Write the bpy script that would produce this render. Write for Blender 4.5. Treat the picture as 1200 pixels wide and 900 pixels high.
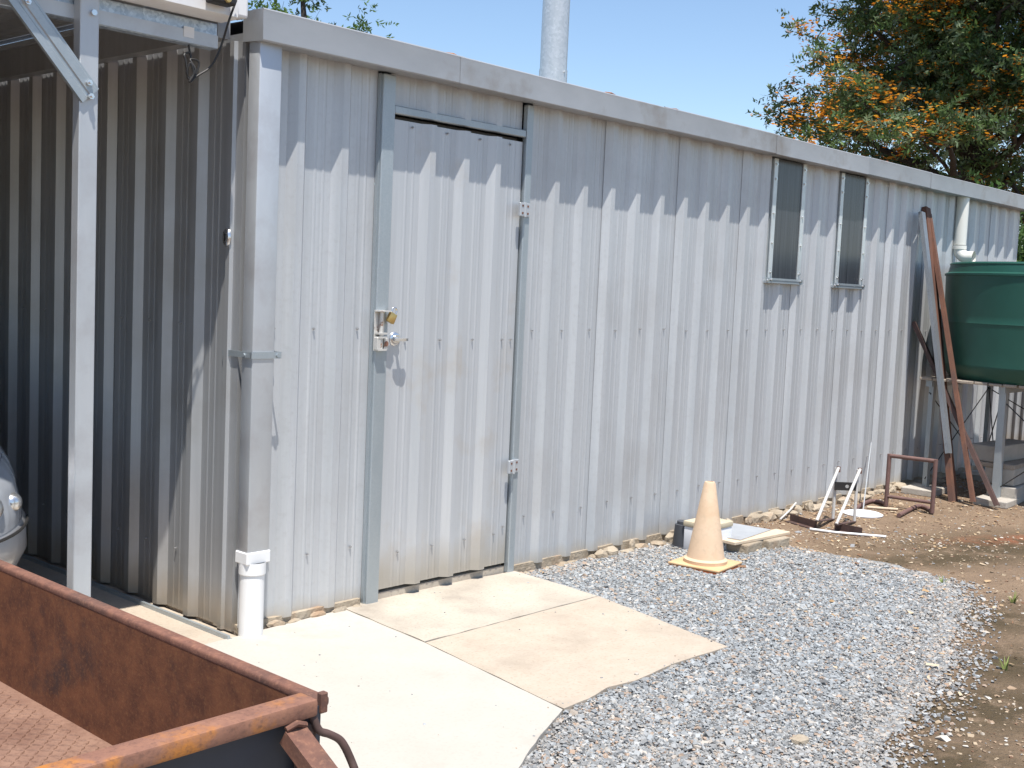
import bpy, bmesh, math, random
import numpy as np
from mathutils import Vector, Matrix, noise
random.seed(7); RNG = np.random.default_rng(11)
scene = bpy.context.scene
for o in list(bpy.data.objects): bpy.data.objects.remove(o)
COL = scene.collection

# ------------------------------------------------------------------ camera
F_PX = 1378.52                      # focal length in photo pixels (photo is 1200 x 900)
CAM = Vector((-2.9297, -3.9664, 1.4562))
v1 = Vector((1250.0, 60.0, -F_PX)).normalized()
v2 = Vector((-1529.0, 182.0, -F_PX)); v2 = (v2 - v1 * v2.dot(v1)).normalized()
v3 = v1.cross(v2)
RW = Matrix((v1, v2, v3))           # camera -> world
cam_data = bpy.data.cameras.new('camera'); cam = bpy.data.objects.new('camera', cam_data)
COL.objects.link(cam); scene.camera = cam
cam_data.sensor_width = 36; cam_data.lens = 36 * F_PX / 1200
cam_data.clip_start = 0.05; cam_data.clip_end = 1500
cam.matrix_world = Matrix.Translation(CAM) @ RW.to_4x4()

# ------------------------------------------------------------------ light
LIGHT = Vector((0.21, 0.292, -1.0)).normalized()
ELEV = math.asin(-LIGHT.z); AZ = math.atan2(-LIGHT.x, -LIGHT.y)
world = bpy.data.worlds.new('World'); scene.world = world; world.use_nodes = True
wn = world.node_tree.nodes; wl = world.node_tree.links
sky = wn.new('ShaderNodeTexSky'); sky.sky_type = 'NISHITA'; sky.sun_disc = False
sky.sun_elevation = ELEV; sky.sun_rotation = AZ; sky.altitude = 100; sky.air_density = 1.0; sky.dust_density = 0.3; sky.ozone_density = 2.6
wl.new(sky.outputs[0], wn['Background'].inputs[0]); wn['Background'].inputs[1].default_value = 0.13
sun_d = bpy.data.lights.new('sun', 'SUN'); sun_d.energy = 5.0; sun_d.angle = math.radians(0.53); sun_d.color = (1.0, 0.955, 0.89)
sun = bpy.data.objects.new('sun', sun_d); COL.objects.link(sun)
sun.rotation_euler = LIGHT.to_track_quat('-Z', 'Y').to_euler(); sun.location = (-4, -8, 20)
vs = scene.view_settings; vs.view_transform = 'Standard'; vs.look = 'None'; vs.exposure = 0.47; vs.gamma = 1

def ray(px, py): return RW @ Vector((px - 600, 450 - py, -F_PX))
def gp(px, py, z=-0.03):
    d = ray(px, py); return CAM + d * ((z - CAM.z) / d.z)
def wp(px, py, y=0.0):
    d = ray(px, py); return CAM + d * ((y - CAM.y) / d.y)
def dp(px, py, depth): return CAM + ray(px, py) * (depth / F_PX)
def project(p):
    c = RW.transposed() @ (Vector(p) - CAM); return 600 + F_PX * c.x / -c.z, 450 - F_PX * c.y / -c.z

# ------------------------------------------------------------------ materials
def mat(name, c1, c2=None, scale=8, stretch=(1, 1, 1), rough=0.7, metal=0.0, bump=0.0, bscale=60, bdist=0.002,
        c3=None, s3=2.0, t3=(0.5, 0.65), rvar=0.0, detail=6, trans=0.0, coat=0.0, spec=None, low=None, vor=None, contrast=(0.3, 0.7), speck=None, each=0.0):
    """noise mix c1..c2, patches of c3, optional band of grime low=(z, height, colour), vor=(scale, amount) = spangle"""
    m = bpy.data.materials.new(name); m.use_nodes = True
    n = m.node_tree.nodes; l = m.node_tree.links; b = n['Principled BSDF']
    geo = n.new('ShaderNodeNewGeometry'); mp = n.new('ShaderNodeMapping'); mp.inputs['Scale'].default_value = stretch
    l.new(geo.outputs['Position'], mp.inputs[0])
    def noise_t(sc, det=detail, src=mp.outputs[0]):
        t = n.new('ShaderNodeTexNoise'); t.inputs['Scale'].default_value = sc; t.inputs['Detail'].default_value = det
        t.inputs['Roughness'].default_value = 0.62; l.new(src, t.inputs['Vector']); return t.outputs['Fac']
    def ramp(src, a, b_):
        r = n.new('ShaderNodeMapRange'); r.inputs[1].default_value = a; r.inputs[2].default_value = b_; r.clamp = True
        l.new(src, r.inputs[0]); return r.outputs[0]
    def mix(fac, A, B):
        x = n.new('ShaderNodeMix'); x.data_type = 'RGBA'
        if hasattr(fac, 'links') or not isinstance(fac, (int, float)): l.new(fac, x.inputs[0])
        else: x.inputs[0].default_value = fac
        for s, v in ((x.inputs[6], A), (x.inputs[7], B)):
            if isinstance(v, tuple): s.default_value = (*v, 1)
            else: l.new(v, s)
        return x.outputs[2]
    col = c1
    if c2: col = mix(ramp(noise_t(scale), *contrast), c1, c2)
    if vor:
        v = n.new('ShaderNodeTexVoronoi'); v.inputs['Scale'].default_value = vor[0]; l.new(geo.outputs['Position'], v.inputs['Vector'])
        sep = n.new('ShaderNodeSeparateColor'); l.new(v.outputs['Color'], sep.inputs[0])
        col = mix(ramp(sep.outputs[0], 0, 1 / max(vor[1], 0.01)), col, vor[2])
    if c3: col = mix(ramp(noise_t(s3, 8, geo.outputs['Position']), *t3), col, c3)
    if speck:            # (scale, strength, colour): fine grains
        sf = n.new('ShaderNodeMath'); sf.operation = 'MULTIPLY'; l.new(ramp(noise_t(speck[0], 3, geo.outputs['Position']), .52, .72), sf.inputs[0]); sf.inputs[1].default_value = speck[1]
        col = mix(sf.outputs[0], col, speck[2])
    if low:
        sp = n.new('ShaderNodeSeparateXYZ'); l.new(geo.outputs['Position'], sp.inputs[0])
        ad = n.new('ShaderNodeMath'); ad.operation = 'MULTIPLY_ADD'; l.new(noise_t(9, 8), ad.inputs[0]); ad.inputs[1].default_value = -low[1] * 1.6
        l.new(sp.outputs[2], ad.inputs[2])
        col = mix(ramp(ad.outputs[0], low[0] - low[1] * .3, low[0] - low[1] * 1.3), col, low[2])
    if each and not isinstance(col, tuple):      # every sheet left the mill a little different
        oi = n.new('ShaderNodeObjectInfo'); mr = n.new('ShaderNodeMapRange'); mr.inputs[3].default_value = 1 - each; mr.inputs[4].default_value = 1 + each; l.new(oi.outputs['Random'], mr.inputs[0])
        hs = n.new('ShaderNodeHueSaturation'); l.new(mr.outputs[0], hs.inputs['Value']); l.new(col, hs.inputs['Color']); col = hs.outputs['Color']
    if isinstance(col, tuple): b.inputs['Base Color'].default_value = (*col, 1)
    else: l.new(col, b.inputs['Base Color'])
    b.inputs['Roughness'].default_value = rough; b.inputs['Metallic'].default_value = metal
    if rvar:
        r = n.new('ShaderNodeMapRange'); r.inputs[3].default_value = rough - rvar; r.inputs[4].default_value = rough + rvar
        l.new(noise_t(scale * 1.7), r.inputs[0]); l.new(r.outputs[0], b.inputs['Roughness'])
    if trans: b.inputs['Transmission Weight'].default_value = trans
    if coat: b.inputs['Coat Weight'].default_value = coat; b.inputs['Coat Roughness'].default_value = 0.05
    if spec is not None: b.inputs['Specular IOR Level'].default_value = spec
    if bump:
        bp = n.new('ShaderNodeBump'); bp.inputs['Strength'].default_value = bump; bp.inputs['Distance'].default_value = bdist
        l.new(noise_t(bscale, 5), bp.inputs['Height']); l.new(bp.outputs[0], b.inputs['Normal'])
    return m

def attr_mat(name, rough=0.9, trans=None):
    m = bpy.data.materials.new(name); m.use_nodes = True
    n = m.node_tree.nodes; l = m.node_tree.links; b = n['Principled BSDF']
    a = n.new('ShaderNodeAttribute'); a.attribute_name = 'col'; l.new(a.outputs['Color'], b.inputs['Base Color'])
    b.inputs['Roughness'].default_value = rough
    if trans:
        b.inputs['Specular IOR Level'].default_value = 0.35
        t = n.new('ShaderNodeBsdfTranslucent'); l.new(a.outputs['Color'], t.inputs[0])
        x = n.new('ShaderNodeMixShader'); x.inputs[0].default_value = trans
        l.new(b.outputs[0], x.inputs[1]); l.new(t.outputs[0], x.inputs[2]); l.new(x.outputs[0], n['Material Output'].inputs[0])
    return m

M = {}
M['zinc'] = mat('aged_zinc_sheet', (.45, .468, .485), (.555, .57, .583), 18, (1, 1, .035), rough=.42, metal=.3, rvar=.08, bump=.42, bscale=3.2, bdist=.012,
                c3=(.43, .43, .43), s3=1.3, t3=(.5, .78), low=(.05, .08, (.44, .415, .37)), speck=(40, .3, (.40, .40, .40)), each=.045)
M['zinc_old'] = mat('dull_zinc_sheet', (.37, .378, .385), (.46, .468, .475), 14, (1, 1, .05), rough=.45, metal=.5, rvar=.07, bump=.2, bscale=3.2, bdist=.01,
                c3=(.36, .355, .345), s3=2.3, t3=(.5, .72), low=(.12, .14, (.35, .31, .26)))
M['zinc_door'] = mat('door_zinc_sheet', (.45, .466, .482), (.55, .563, .575), 18, (1, 1, .035), rough=.42, metal=.3, rvar=.08, bump=.42, bscale=3.6, bdist=.012,
                c3=(.46, .43, .39), s3=2.6, t3=(.55, .75), low=(.16, .16, (.40, .375, .33)))
M['gutter'] = mat('zinc_gutter', (.335, .345, .355), (.40, .41, .42), 5, (.5, 1, 1), rough=.45, metal=.35, rvar=.06, bump=.15, bscale=5, bdist=.008,
                c3=(.27, .25, .23), s3=3.0, t3=(.54, .72), each=.06)
M['galv'] = mat('spangled_galvanised_steel', (.36, .40, .42), (.43, .47, .49), 9, (1, 1, .3), rough=.42, metal=.5, vor=(170, .5, (.33, .38, .41)), bump=.05)
M['galv_blue'] = mat('blue_spangled_galvanised_steel', (.26, .33, .42), (.40, .47, .55), 14, rough=.38, metal=.6, vor=(95, 1, (.52, .60, .68)), bump=.05)
M['galv_light'] = mat('pale_galvanised_steel', (.475, .495, .515), (.55, .57, .585), 7, (1, 1, .25), rough=.45, metal=.45, rvar=.06, c3=(.44, .44, .45), s3=4, t3=(.5, .7))
M['galv_pipe'] = mat('flue_steel', (.56, .58, .59), (.66, .68, .69), 30, (1, 1, .3), rough=.4, metal=.55, vor=(80, 1, (.5, .53, .54)))
M['rust'] = mat('rusty_steel', (.12, .055, .04), (.23, .105, .068), 28, rough=.85, bump=.4, bscale=90, bdist=.002, c3=(.085, .05, .04), s3=3, t3=(.5, .68), speck=(110, .6, (.30, .15, .09)))
M['rust_rail'] = mat('orange_rust_rail', (.20, .095, .065), (.30, .145, .09), 30, rough=.8, bump=.5, bscale=120, bdist=.002, c3=(.44, .17, .035), s3=9, t3=(.50, .64), speck=(110, .6, (.11, .055, .04)))
M['rust_side'] = mat('rusty_side_sheet', (.10, .040, .024), (.19, .075, .036), 16, rough=.8, bump=.4, bscale=70, c3=(.045, .033, .032), s3=3.2, t3=(.55, .7), spec=.3, contrast=(.35, .62), speck=(110, .6, (.24, .115, .05)))
M['rust_floor'] = mat('rusty_tread_plate', (.20, .11, .077), (.28, .165, .115), 14, rough=.75, bump=.3, bscale=80, c3=(.15, .075, .05), s3=4, speck=(110, .6, (.12, .06, .04)))
M['rust_beam'] = mat('rusty_beam', (.10, .047, .032), (.20, .09, .055), 12, (1, 1, .3), rough=.85, bump=.4, bscale=80, c3=(.10, .06, .05), s3=4, speck=(110, .6, (.08, .045, .035)))
M['galv_dull'] = mat('dull_grey_steel', (.20, .22, .24), (.28, .30, .32), 10, (1, 1, .3), rough=.5, metal=.4, speck=(60, .4, (.16, .15, .15)))
M['rust_dark'] = mat('dark_brown_steel', (.055, .035, .03), (.11, .06, .05), 10, rough=.7, bump=.25, bscale=80)
M['rust_purple'] = mat('purple_brown_pipe', (.12, .07, .06), (.18, .10, .085), 14, rough=.75, bump=.2, bscale=90)
M['trailer_paint'] = mat('worn_dark_paint', (.022, .028, .042), (.04, .048, .065), 5, rough=.42, bump=.1, bscale=40, c3=(.10, .05, .03), s3=3.2, t3=(.60, .70))
M['blacksteel'] = mat('black_steel', (.02, .02, .022), (.035, .032, .03), 12, rough=.5)
M['black'] = mat('black_plastic', (.018, .017, .016), rough=.55)
M['rubber'] = mat('tyre_rubber', (.02, .02, .02), rough=.85)
M['slab_new'] = mat('pale_new_concrete', (.435, .403, .352), (.47, .438, .388), 3, rough=.9, bump=.25, bscale=140, bdist=.002, c3=(.355, .315, .26), s3=2.1, t3=(.56, .8), speck=(85, .35, (.35, .32, .275)))
M['slab_old'] = mat('tan_old_concrete', (.42, .352, .275), (.47, .40, .322), 9, rough=.92, bump=.35, bscale=150, bdist=.003, c3=(.335, .28, .22), s3=2.6, t3=(.5, .78), speck=(75, .5, (.31, .24, .18)))
M['slab_door'] = mat('weathered_door_concrete', (.43, .375, .305), (.495, .44, .365), 12, rough=.92, bump=.4, bscale=130, bdist=.003, c3=(.315, .275, .225), s3=3.0, t3=(.48, .7), speck=(70, .55, (.28, .235, .185)))
M['block'] = mat('concrete_block', (.36, .33, .28), (.46, .42, .37), 8, rough=.95, bump=.6, bscale=90, bdist=.006)
M['footing'] = mat('crumbling_footing', (.30, .24, .17), (.42, .355, .27), 9, rough=.95, bump=.8, bscale=50, bdist=.012, c3=(.33, .22, .14), s3=6, t3=(.55, .7))
M['pvc'] = mat('white_pvc', (.80, .80, .79), (.76, .76, .75), 6, rough=.35)
M['white_paint'] = mat('white_painted_steel', (.70, .70, .70), (.76, .76, .755), 3, rough=.45, c3=(.62, .60, .57), s3=5, t3=(.6, .75))
M['cream_pipe'] = mat('cream_pipe', (.72, .70, .64), (.76, .74, .69), 5, rough=.4)
M['prop_steel'] = mat('chalky_painted_steel', (.52, .50, .47), (.60, .58, .55), 12, rough=.6, c3=(.30, .17, .10), s3=14, t3=(.60, .68))
M['tank'] = mat('green_polythene', (.011, .070, .050), (.014, .085, .062), 5, rough=.48, bump=.06, bscale=160, bdist=.001)
M['timber'] = mat('grey_weathered_timber', (.27, .22, .17), (.40, .34, .28), 20, (1, 6, 6), rough=.9, bump=.5, bscale=30)
M['board'] = mat('sunbleached_board', (.52, .41, .29), (.62, .51, .38), 20, (1, 5, 5), rough=.9, bump=.4, bscale=30)
M['cone'] = mat('faded_cone_plastic', (.60, .43, .285), (.64, .475, .33), 9, rough=.65, c3=(.53, .36, .22), s3=5, t3=(.48, .7), speck=(30, .45, (.47, .35, .24)))
M['cone_base'] = mat('faded_orange_base', (.58, .365, .185), (.62, .42, .24), 9, rough=.6)
M['cone_edge'] = mat('unfaded_orange', (.55, .13, .03), (.60, .17, .05), 9, rough=.6)
M['box_white'] = mat('white_box_plastic', (.66, .68, .71), (.72, .73, .75), 6, rough=.5)
M['box_lid'] = mat('yellowed_lid', (.50, .43, .30), (.58, .52, .38), 8, rough=.6)
M['greyplastic'] = mat('charcoal_plastic', (.05, .055, .065), (.065, .07, .08), 6, rough=.5)
M['ink'] = mat('dark_ink', (.02, .02, .03), rough=.6)
M['brass'] = mat('brass', (.55, .38, .14), (.62, .46, .20), 30, rough=.35, metal=.8)
M['chrome'] = mat('bright_steel', (.68, .68, .68), (.75, .75, .75), 20, rough=.25, metal=.9)
M['bolt'] = mat('worn_white_bolt', (.60, .58, .54), (.68, .66, .62), 25, rough=.4, metal=.4, c3=(.28, .13, .06), s3=22, t3=(.58, .66))
M['screw'] = mat('screw_head', (.42, .42, .42), rough=.45, metal=.7)
M['pane'] = mat('interior_dark_polycarbonate', (.022, .024, .03), (.065, .07, .082), 45, (1, 1, .02), rough=.25, rvar=.06, spec=.5, c3=(.05, .05, .056), s3=2.2, t3=(.5, .75))  # opaque: darkness of the shed interior is put into the pane colour
M['strip'] = mat('clear_strip', (.50, .54, .55), (.60, .64, .645), 9, rough=.3, metal=.25)
M['car'] = mat('silver_car_paint', (.50, .50, .51), rough=.3, metal=.55, coat=.8)
M['lamp_glass'] = mat('headlight_lens', (.40, .42, .45), rough=.12, metal=.35, coat=1.0)
M['glass'] = mat('dark_car_glass', (.02, .025, .03), rough=.05, coat=.5)
M['bark'] = mat('dark_bark', (.026, .021, .017), (.05, .04, .032), 9, (1, 1, .3), rough=.95, bump=.8, bscale=22, bdist=.03)
M['inside'] = mat('dark_shed_lining', (.12, .12, .12), rough=.8)
M['leaf'] = attr_mat('foliage', .5, .42)
M['stone'] = attr_mat('loose_stone', .9)
M['grass'] = attr_mat('grass_blade', .7, .3)
M['gravel_bed'] = mat('gravel_bed', (.20, .205, .205), (.36, .36, .35), 110, rough=.95, bump=1, bscale=120, bdist=.012, c3=(.33, .27, .21), s3=.9, t3=(.55, .8))

def dirt_material():
    m = mat('dry_dirt', (.215, .145, .09), (.315, .22, .14), 5.0, rough=.97, bump=1.0, bscale=45, bdist=.03, speck=(60, .7, (.22, .14, .09)), detail=9)
    n = m.node_tree.nodes; l = m.node_tree.links; b = n['Principled BSDF']
    old = b.inputs['Base Color'].links[0].from_socket
    geo = n.new('ShaderNodeNewGeometry')
    def nz(sc, a, c, off):
        mp = n.new('ShaderNodeMapping'); mp.inputs['Location'].default_value = off; l.new(geo.outputs['Position'], mp.inputs[0])
        t = n.new('ShaderNodeTexNoise'); t.inputs['Scale'].default_value = sc; t.inputs['Detail'].default_value = 9; t.inputs['Roughness'].default_value = .68
        l.new(mp.outputs[0], t.inputs['Vector'])
        r = n.new('ShaderNodeMapRange'); r.inputs[1].default_value = a; r.inputs[2].default_value = c; l.new(t.outputs['Fac'], r.inputs[0]); return r.outputs[0]
    def blob(cx, cy, rx, ry, rot):            # soft stain with a shape of its own
        mp = n.new('ShaderNodeMapping'); mp.vector_type = 'TEXTURE'
        mp.inputs['Location'].default_value = (cx, cy, 0); mp.inputs['Rotation'].default_value = (0, 0, rot); mp.inputs['Scale'].default_value = (rx, ry, 1)
        l.new(geo.outputs['Position'], mp.inputs[0])
        ln = n.new('ShaderNodeVectorMath'); ln.operation = 'LENGTH'; l.new(mp.outputs[0], ln.inputs[0])
        r = n.new('ShaderNodeMapRange'); r.inputs[1].default_value = 1.15; r.inputs[2].default_value = .25; l.new(ln.outputs['Value'], r.inputs[0]); return r.outputs[0]
    def mx(f, A, colr):
        x = n.new('ShaderNodeMix'); x.data_type = 'RGBA'; l.new(f, x.inputs[0]); l.new(A, x.inputs[6]); x.inputs[7].default_value = (*colr, 1); return x.outputs[2]
    def op(kind, A, B):
        x = n.new('ShaderNodeMath'); x.operation = kind; x.use_clamp = True; l.new(A, x.inputs[0])
        if isinstance(B, float): x.inputs[1].default_value = B
        else: l.new(B, x.inputs[1])
        return x.outputs[0]
    c = mx(op('MULTIPLY', nz(2.2, .45, .62, (0, 0, 0)), 0.55), old, (.20, .135, .085))
    moss = None
    for px, py, rx, ry, rot in ((1190, 640, 1.4, .50, -.5), (1110, 655, 1.0, .28, -.45), (1165, 725, .45, .34, .1), (1150, 830, 1.0, .42, -.6), (1195, 780, .7, .4, -.6), (1090, 895, .5, .3, -.6)):
        p = gp(px, py); bl = blob(p.x, p.y, rx, ry, rot)
        moss = bl if moss is None else op('MAXIMUM', moss, bl)
    moss = op('MULTIPLY', op('MULTIPLY', moss, nz(7, .30, .50, (3, 1, 0))), 1.0)
    c = mx(moss, c, (.085, .058, .026))
    p = gp(1195, 632); c = mx(op('MULTIPLY', blob(p.x, p.y, .7, .16, -.5), nz(9, .4, .6, (1, 5, 0))), c, (.26, .10, .045))
    c = mx(op('MULTIPLY', nz(60, .62, .72, (0, 4, 0)), 0.6), c, (.50, .41, .31))
    l.new(c, b.inputs['Base Color'])
    return m
M['dirt'] = dirt_material()

# ------------------------------------------------------------------ builders
def obj(name, bm, m, parent=None, smooth=None, world=True):
    me = bpy.data.meshes.new(name)
    if isinstance(bm, bmesh.types.BMesh):
        bmesh.ops.recalc_face_normals(bm, faces=bm.faces); bm.to_mesh(me); bm.free()
    else: me.from_pydata(*bm)
    if smooth is not None and len(me.polygons):
        me.polygons.foreach_set('use_smooth', [True] * len(me.polygons)); me.set_sharp_from_angle(angle=math.radians(smooth))
    o = bpy.data.objects.new(name, me); COL.objects.link(o)
    if m: me.materials.append(M[m] if isinstance(m, str) else m)
    if parent is not None:
        o.parent = parent
        if world: o.matrix_parent_inverse = Matrix.Translation(parent_origin(parent)).inverted()
    return o
ORI = {}
def parent_origin(p):
    return ORI.get(p.name, Vector((0, 0, 0)))
def tag(o, label, cat, group=None):
    o['label'] = label; o['category'] = cat
    if group: o['group'] = group
    return o
def struct(o): o['kind'] = 'structure'; return o
def stuff(o): o['kind'] = 'stuff'; return o
def thing(name, label, cat, loc, group=None):
    o = bpy.data.objects.new(name, None); COL.objects.link(o); o.location = loc; o.empty_display_size = .1
    ORI[o.name] = Vector(loc); return tag(o, label, cat, group)
def share(src, name, mw, parent=None):
    o = bpy.data.objects.new(name, src.data if hasattr(src, 'data') else src); COL.objects.link(o)
    if parent is not None:
        o.parent = parent; o.matrix_parent_inverse = Matrix.Translation(parent_origin(parent)).inverted()
    o.matrix_basis = mw; return o
def new(): return bmesh.new()
def merge(bm, part):
    me = bpy.data.meshes.new('t'); part.to_mesh(me); part.free(); bm.from_mesh(me); bpy.data.meshes.remove(me)
def box(bm, lo, hi, bev=0, seg=1):
    p = new() if bev else bm
    r = bmesh.ops.create_cube(p, size=1)
    for v in r['verts']: v.co = Vector([(lo[i] + hi[i]) / 2 + v.co[i] * (hi[i] - lo[i]) for i in range(3)])
    if bev:
        bmesh.ops.bevel(p, geom=p.edges[:], offset=bev, segments=seg, affect='EDGES', profile=.5); merge(bm, p)
    return bm
def frame_of(d, up=None):
    d = d.normalized(); up = Vector(up) if up is not None else (Vector((0, 0, 1)) if abs(d.z) < .95 else Vector((0, 1, 0)))
    s = d.cross(up).normalized(); u = s.cross(d).normalized(); return d, s, u
def beam(bm, p0, p1, w, h, up=None, bev=0, seg=2):
    """rectangular bar: w across, h along up"""
    p0, p1 = Vector(p0), Vector(p1); d, s, u = frame_of(p1 - p0, up); L = (p1 - p0).length
    p = new(); r = bmesh.ops.create_cube(p, size=1)
    for v in p.verts: v.co = Vector((v.co.x * w, v.co.y * L, v.co.z * h))
    if bev: bmesh.ops.bevel(p, geom=p.edges[:], offset=bev, segments=seg, affect='EDGES', profile=.5)
    mt = Matrix((s, d, u)).transposed().to_4x4(); mt.translation = (p0 + p1) / 2
    bmesh.ops.transform(p, matrix=mt, verts=p.verts); merge(bm, p); return bm
def section(bm, p0, p1, prof, up=None):
    """sweep an open (a, b) profile from p0 to p1"""
    p0, p1 = Vector(p0), Vector(p1); d, s, u = frame_of(p1 - p0, up)
    A = [bm.verts.new(p0 + s * a + u * b) for a, b in prof]; B = [bm.verts.new(p1 + s * a + u * b) for a, b in prof]
    for i in range(len(prof) - 1): bm.faces.new((A[i], A[i + 1], B[i + 1], B[i]))
    return bm
def thicken(bm, t):
    bmesh.ops.recalc_face_normals(bm, faces=bm.faces); bmesh.ops.solidify(bm, geom=bm.faces[:], thickness=t); return bm
def tube(bm, pts, r, n=10, cap=True, radii=None):
    pts = [Vector(p) for p in pts]; rings = []
    u0 = None
    for i, p in enumerate(pts):
        d = (pts[min(i + 1, len(pts) - 1)] - pts[max(i - 1, 0)]).normalized()
        if u0 is None: _, s, u = frame_of(d)
        else:
            u = (u0 - d * u0.dot(d)).normalized(); s = d.cross(u)
        u0 = u; rr = radii[i] if radii else r
        rings.append([bm.verts.new(p + (s * math.cos(a) + u * math.sin(a)) * rr) for a in [2 * math.pi * k / n for k in range(n)]])
    for a, b in zip(rings, rings[1:]):
        for k in range(n): bm.faces.new((a[k], a[(k + 1) % n], b[(k + 1) % n], b[k]))
    if cap:
        bm.faces.new(rings[0][::-1]); bm.faces.new(rings[-1])
    return bm
def lathe(bm, prof, n=32, c=(0, 0, 0)):
    c = Vector(c); rings = []
    for r, z in prof:
        if r < 1e-5: rings.append([bm.verts.new(c + Vector((0, 0, z)))])
        else: rings.append([bm.verts.new(c + Vector((r * math.cos(2 * math.pi * k / n), r * math.sin(2 * math.pi * k / n), z))) for k in range(n)])
    for a, b in zip(rings, rings[1:]):
        for k in range(n):
            q = [a[k % len(a)], a[(k + 1) % len(a)], b[(k + 1) % len(b)], b[k % len(b)]]
            q = list(dict.fromkeys(q))
            if len(q) > 2: bm.faces.new(q)
    return bm
def slab(bm, poly, z0, z1):
    a = [bm.verts.new((p[0], p[1], z1)) for p in poly]; b = [bm.verts.new((p[0], p[1], z0)) for p in poly]
    bm.faces.new(a); bm.faces.new(b[::-1]); n = len(poly)
    for i in range(n): bm.faces.new((a[i], b[i], b[(i + 1) % n], a[(i + 1) % n]))
    return bm
def rock(size, seed, sub=2, rough=.35):
    bm = new(); bmesh.ops.create_icosphere(bm, subdivisions=sub, radius=1)
    for v in bm.verts:
        q = v.co.copy(); f = 1 + rough * noise.noise(q * 1.3 + Vector((seed * 7.1, seed, 3))) + rough * .4 * noise.noise(q * 3.1 + Vector((seed, 4, seed * 3)))
        m_ = max(abs(q.x), abs(q.y), abs(q.z)); v.co = q * f * (0.55 + .45 / m_)
        v.co = Vector((v.co.x * size[0], v.co.y * size[1], v.co.z * size[2]))
    return bm

# ------------------------------------------------------------------ ground
GZ = -0.03
bm = new(); S = 400
for x0, x1, y0, y1 in ((-S, S, -S, S),):
    vsx = [bm.verts.new(p) for p in ((x0, y0, GZ), (x1, y0, GZ), (x1, y1, GZ), (x0, y1, GZ))]; bm.faces.new(vsx)
struct(obj('ground', bm, 'dirt'))
def jag(poly, amp, step, seed):
    out = []; n = len(poly)
    for i in range(n):
        a, b = Vector(poly[i][:2]), Vector(poly[(i + 1) % n][:2]); k = max(1, int((b - a).length / step))
        for j in range(k):
            p = a.lerp(b, j / k); q = Vector((p.x * 9, p.y * 9, seed))
            out.append((p.x + amp * noise.noise(q), p.y + amp * noise.noise(q + Vector((5, 9, 0)))))
    return out
GR = [gp(*p)[:2] for p in ((598, 672), (690, 652), (800, 630), (880, 636), (960, 648), (1050, 662), (1108, 682), (1130, 704), (1112, 745), (1114, 775), (1084, 812), (1030, 868))]
GR += [(.52, -2.50), (.25, -3.0), (-.3, -3.4), (-1.3, -3.5), (-1.5, -2.6), (-.75, -1.9), (-.3, -1.65), (.15, -1.3), (.3, -.6), (.9, -.05)]
bm = new(); slab(bm, jag(GR, .09, .04, 3), GZ - .02, GZ + .004)
struct(obj('gravel_path', bm, 'gravel_bed'))
# concrete
P = lambda *a: [gp(x, y, 0)[:2] for x, y in a]
A0 = P((405, 713))[0]; A1 = P((612, 671))[0]; A2 = P((702, 698))[0]; A3 = P((498, 752))[0]
B2 = P((853, 757))[0]; B3 = P((660, 830))[0]
def spread(pts, g=.004):
    c = Vector((sum(p[0] for p in pts) / len(pts), sum(p[1] for p in pts) / len(pts)))
    return [tuple(Vector(p) + (c - Vector(p)).normalized() * g) for p in pts]
bm = new(); slab(bm, jag(spread([A0, A3, A2, (A1[0], -.03), (.45, .06)], .0035), .007, .018, 1), GZ - .05, 0.0)
struct(obj('door_pavement', bm, 'slab_door'))
edge = P((790, 777), (745, 797), (712, 805), (690, 818))
bm = new(); slab(bm, jag(spread([A3, B3] + edge[::-1] + [B2, A2], .0025), .005, .04, 2), GZ - .05, -.002)
struct(obj('tan_pavement', bm, 'slab_old'))
e2 = P((642, 850), (622, 876), (606, 900))
bm = new(); slab(bm, jag([(-.26, -.06), (-.9, -.09), (-3.6, -.09), (-3.6, -3.2), (-1.3, -3.2), (-.75, -2.25)] + e2[::-1] + [B3, A3, A0, (.40, -.02)], .006, .05, 5), GZ - .05, -.004)
struct(obj('pale_pavement', bm, 'slab_new'))
bm = new(); slab(bm, jag([(-.175, -.05), (-.175, 6), (-4.6, 6), (-4.6, -.08), (-.26, -.055)], .004, .2, 6), GZ - .05, -.008)
struct(obj('carport_floor', bm, 'slab_old'))

# ------------------------------------------------------------------ the shed
shed = thing('metal_shed', 'long silver ribbed metal shed with a padlocked side door', 'shed', (0, 0, 0))
PITCH = .2335; DEPTH = .03; TOP = 2.375; LX = -.17
def profile(s0, s1, crests, d=DEPTH, lap0=None):
    pts = []
    cs = sorted(crests); full = [cs[0] - PITCH] + cs + [cs[-1] + PITCH]
    for i, c in enumerate(full):
        if c in cs: pts += [(c - .052, 0), (c - .019, d), (c + .017, d), (c + .045, 0)]
        if i < len(full) - 1:
            g = full[i + 1] - c
            for t in (.42, .60):
                m_ = c + g * t; pts += [(m_ - .009, 0), (m_ - .003, .0018), (m_ + .003, .0018), (m_ + .009, 0)]
    pts.sort()
    def at(s):
        for (a, ha), (b, hb) in zip(pts, pts[1:]):
            if a <= s <= b: return ha + (hb - ha) * (s - a) / max(b - a, 1e-9)
        return 0
    out = [(s0, at(s0))] + [p for p in pts if s0 + 1e-4 < p[0] < s1 - 1e-4] + [(s1, at(s1))]
    if lap0 is not None: out = [(s, h + (.0028 if s < lap0 else .0006)) for s, h in out]
    return out
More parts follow.
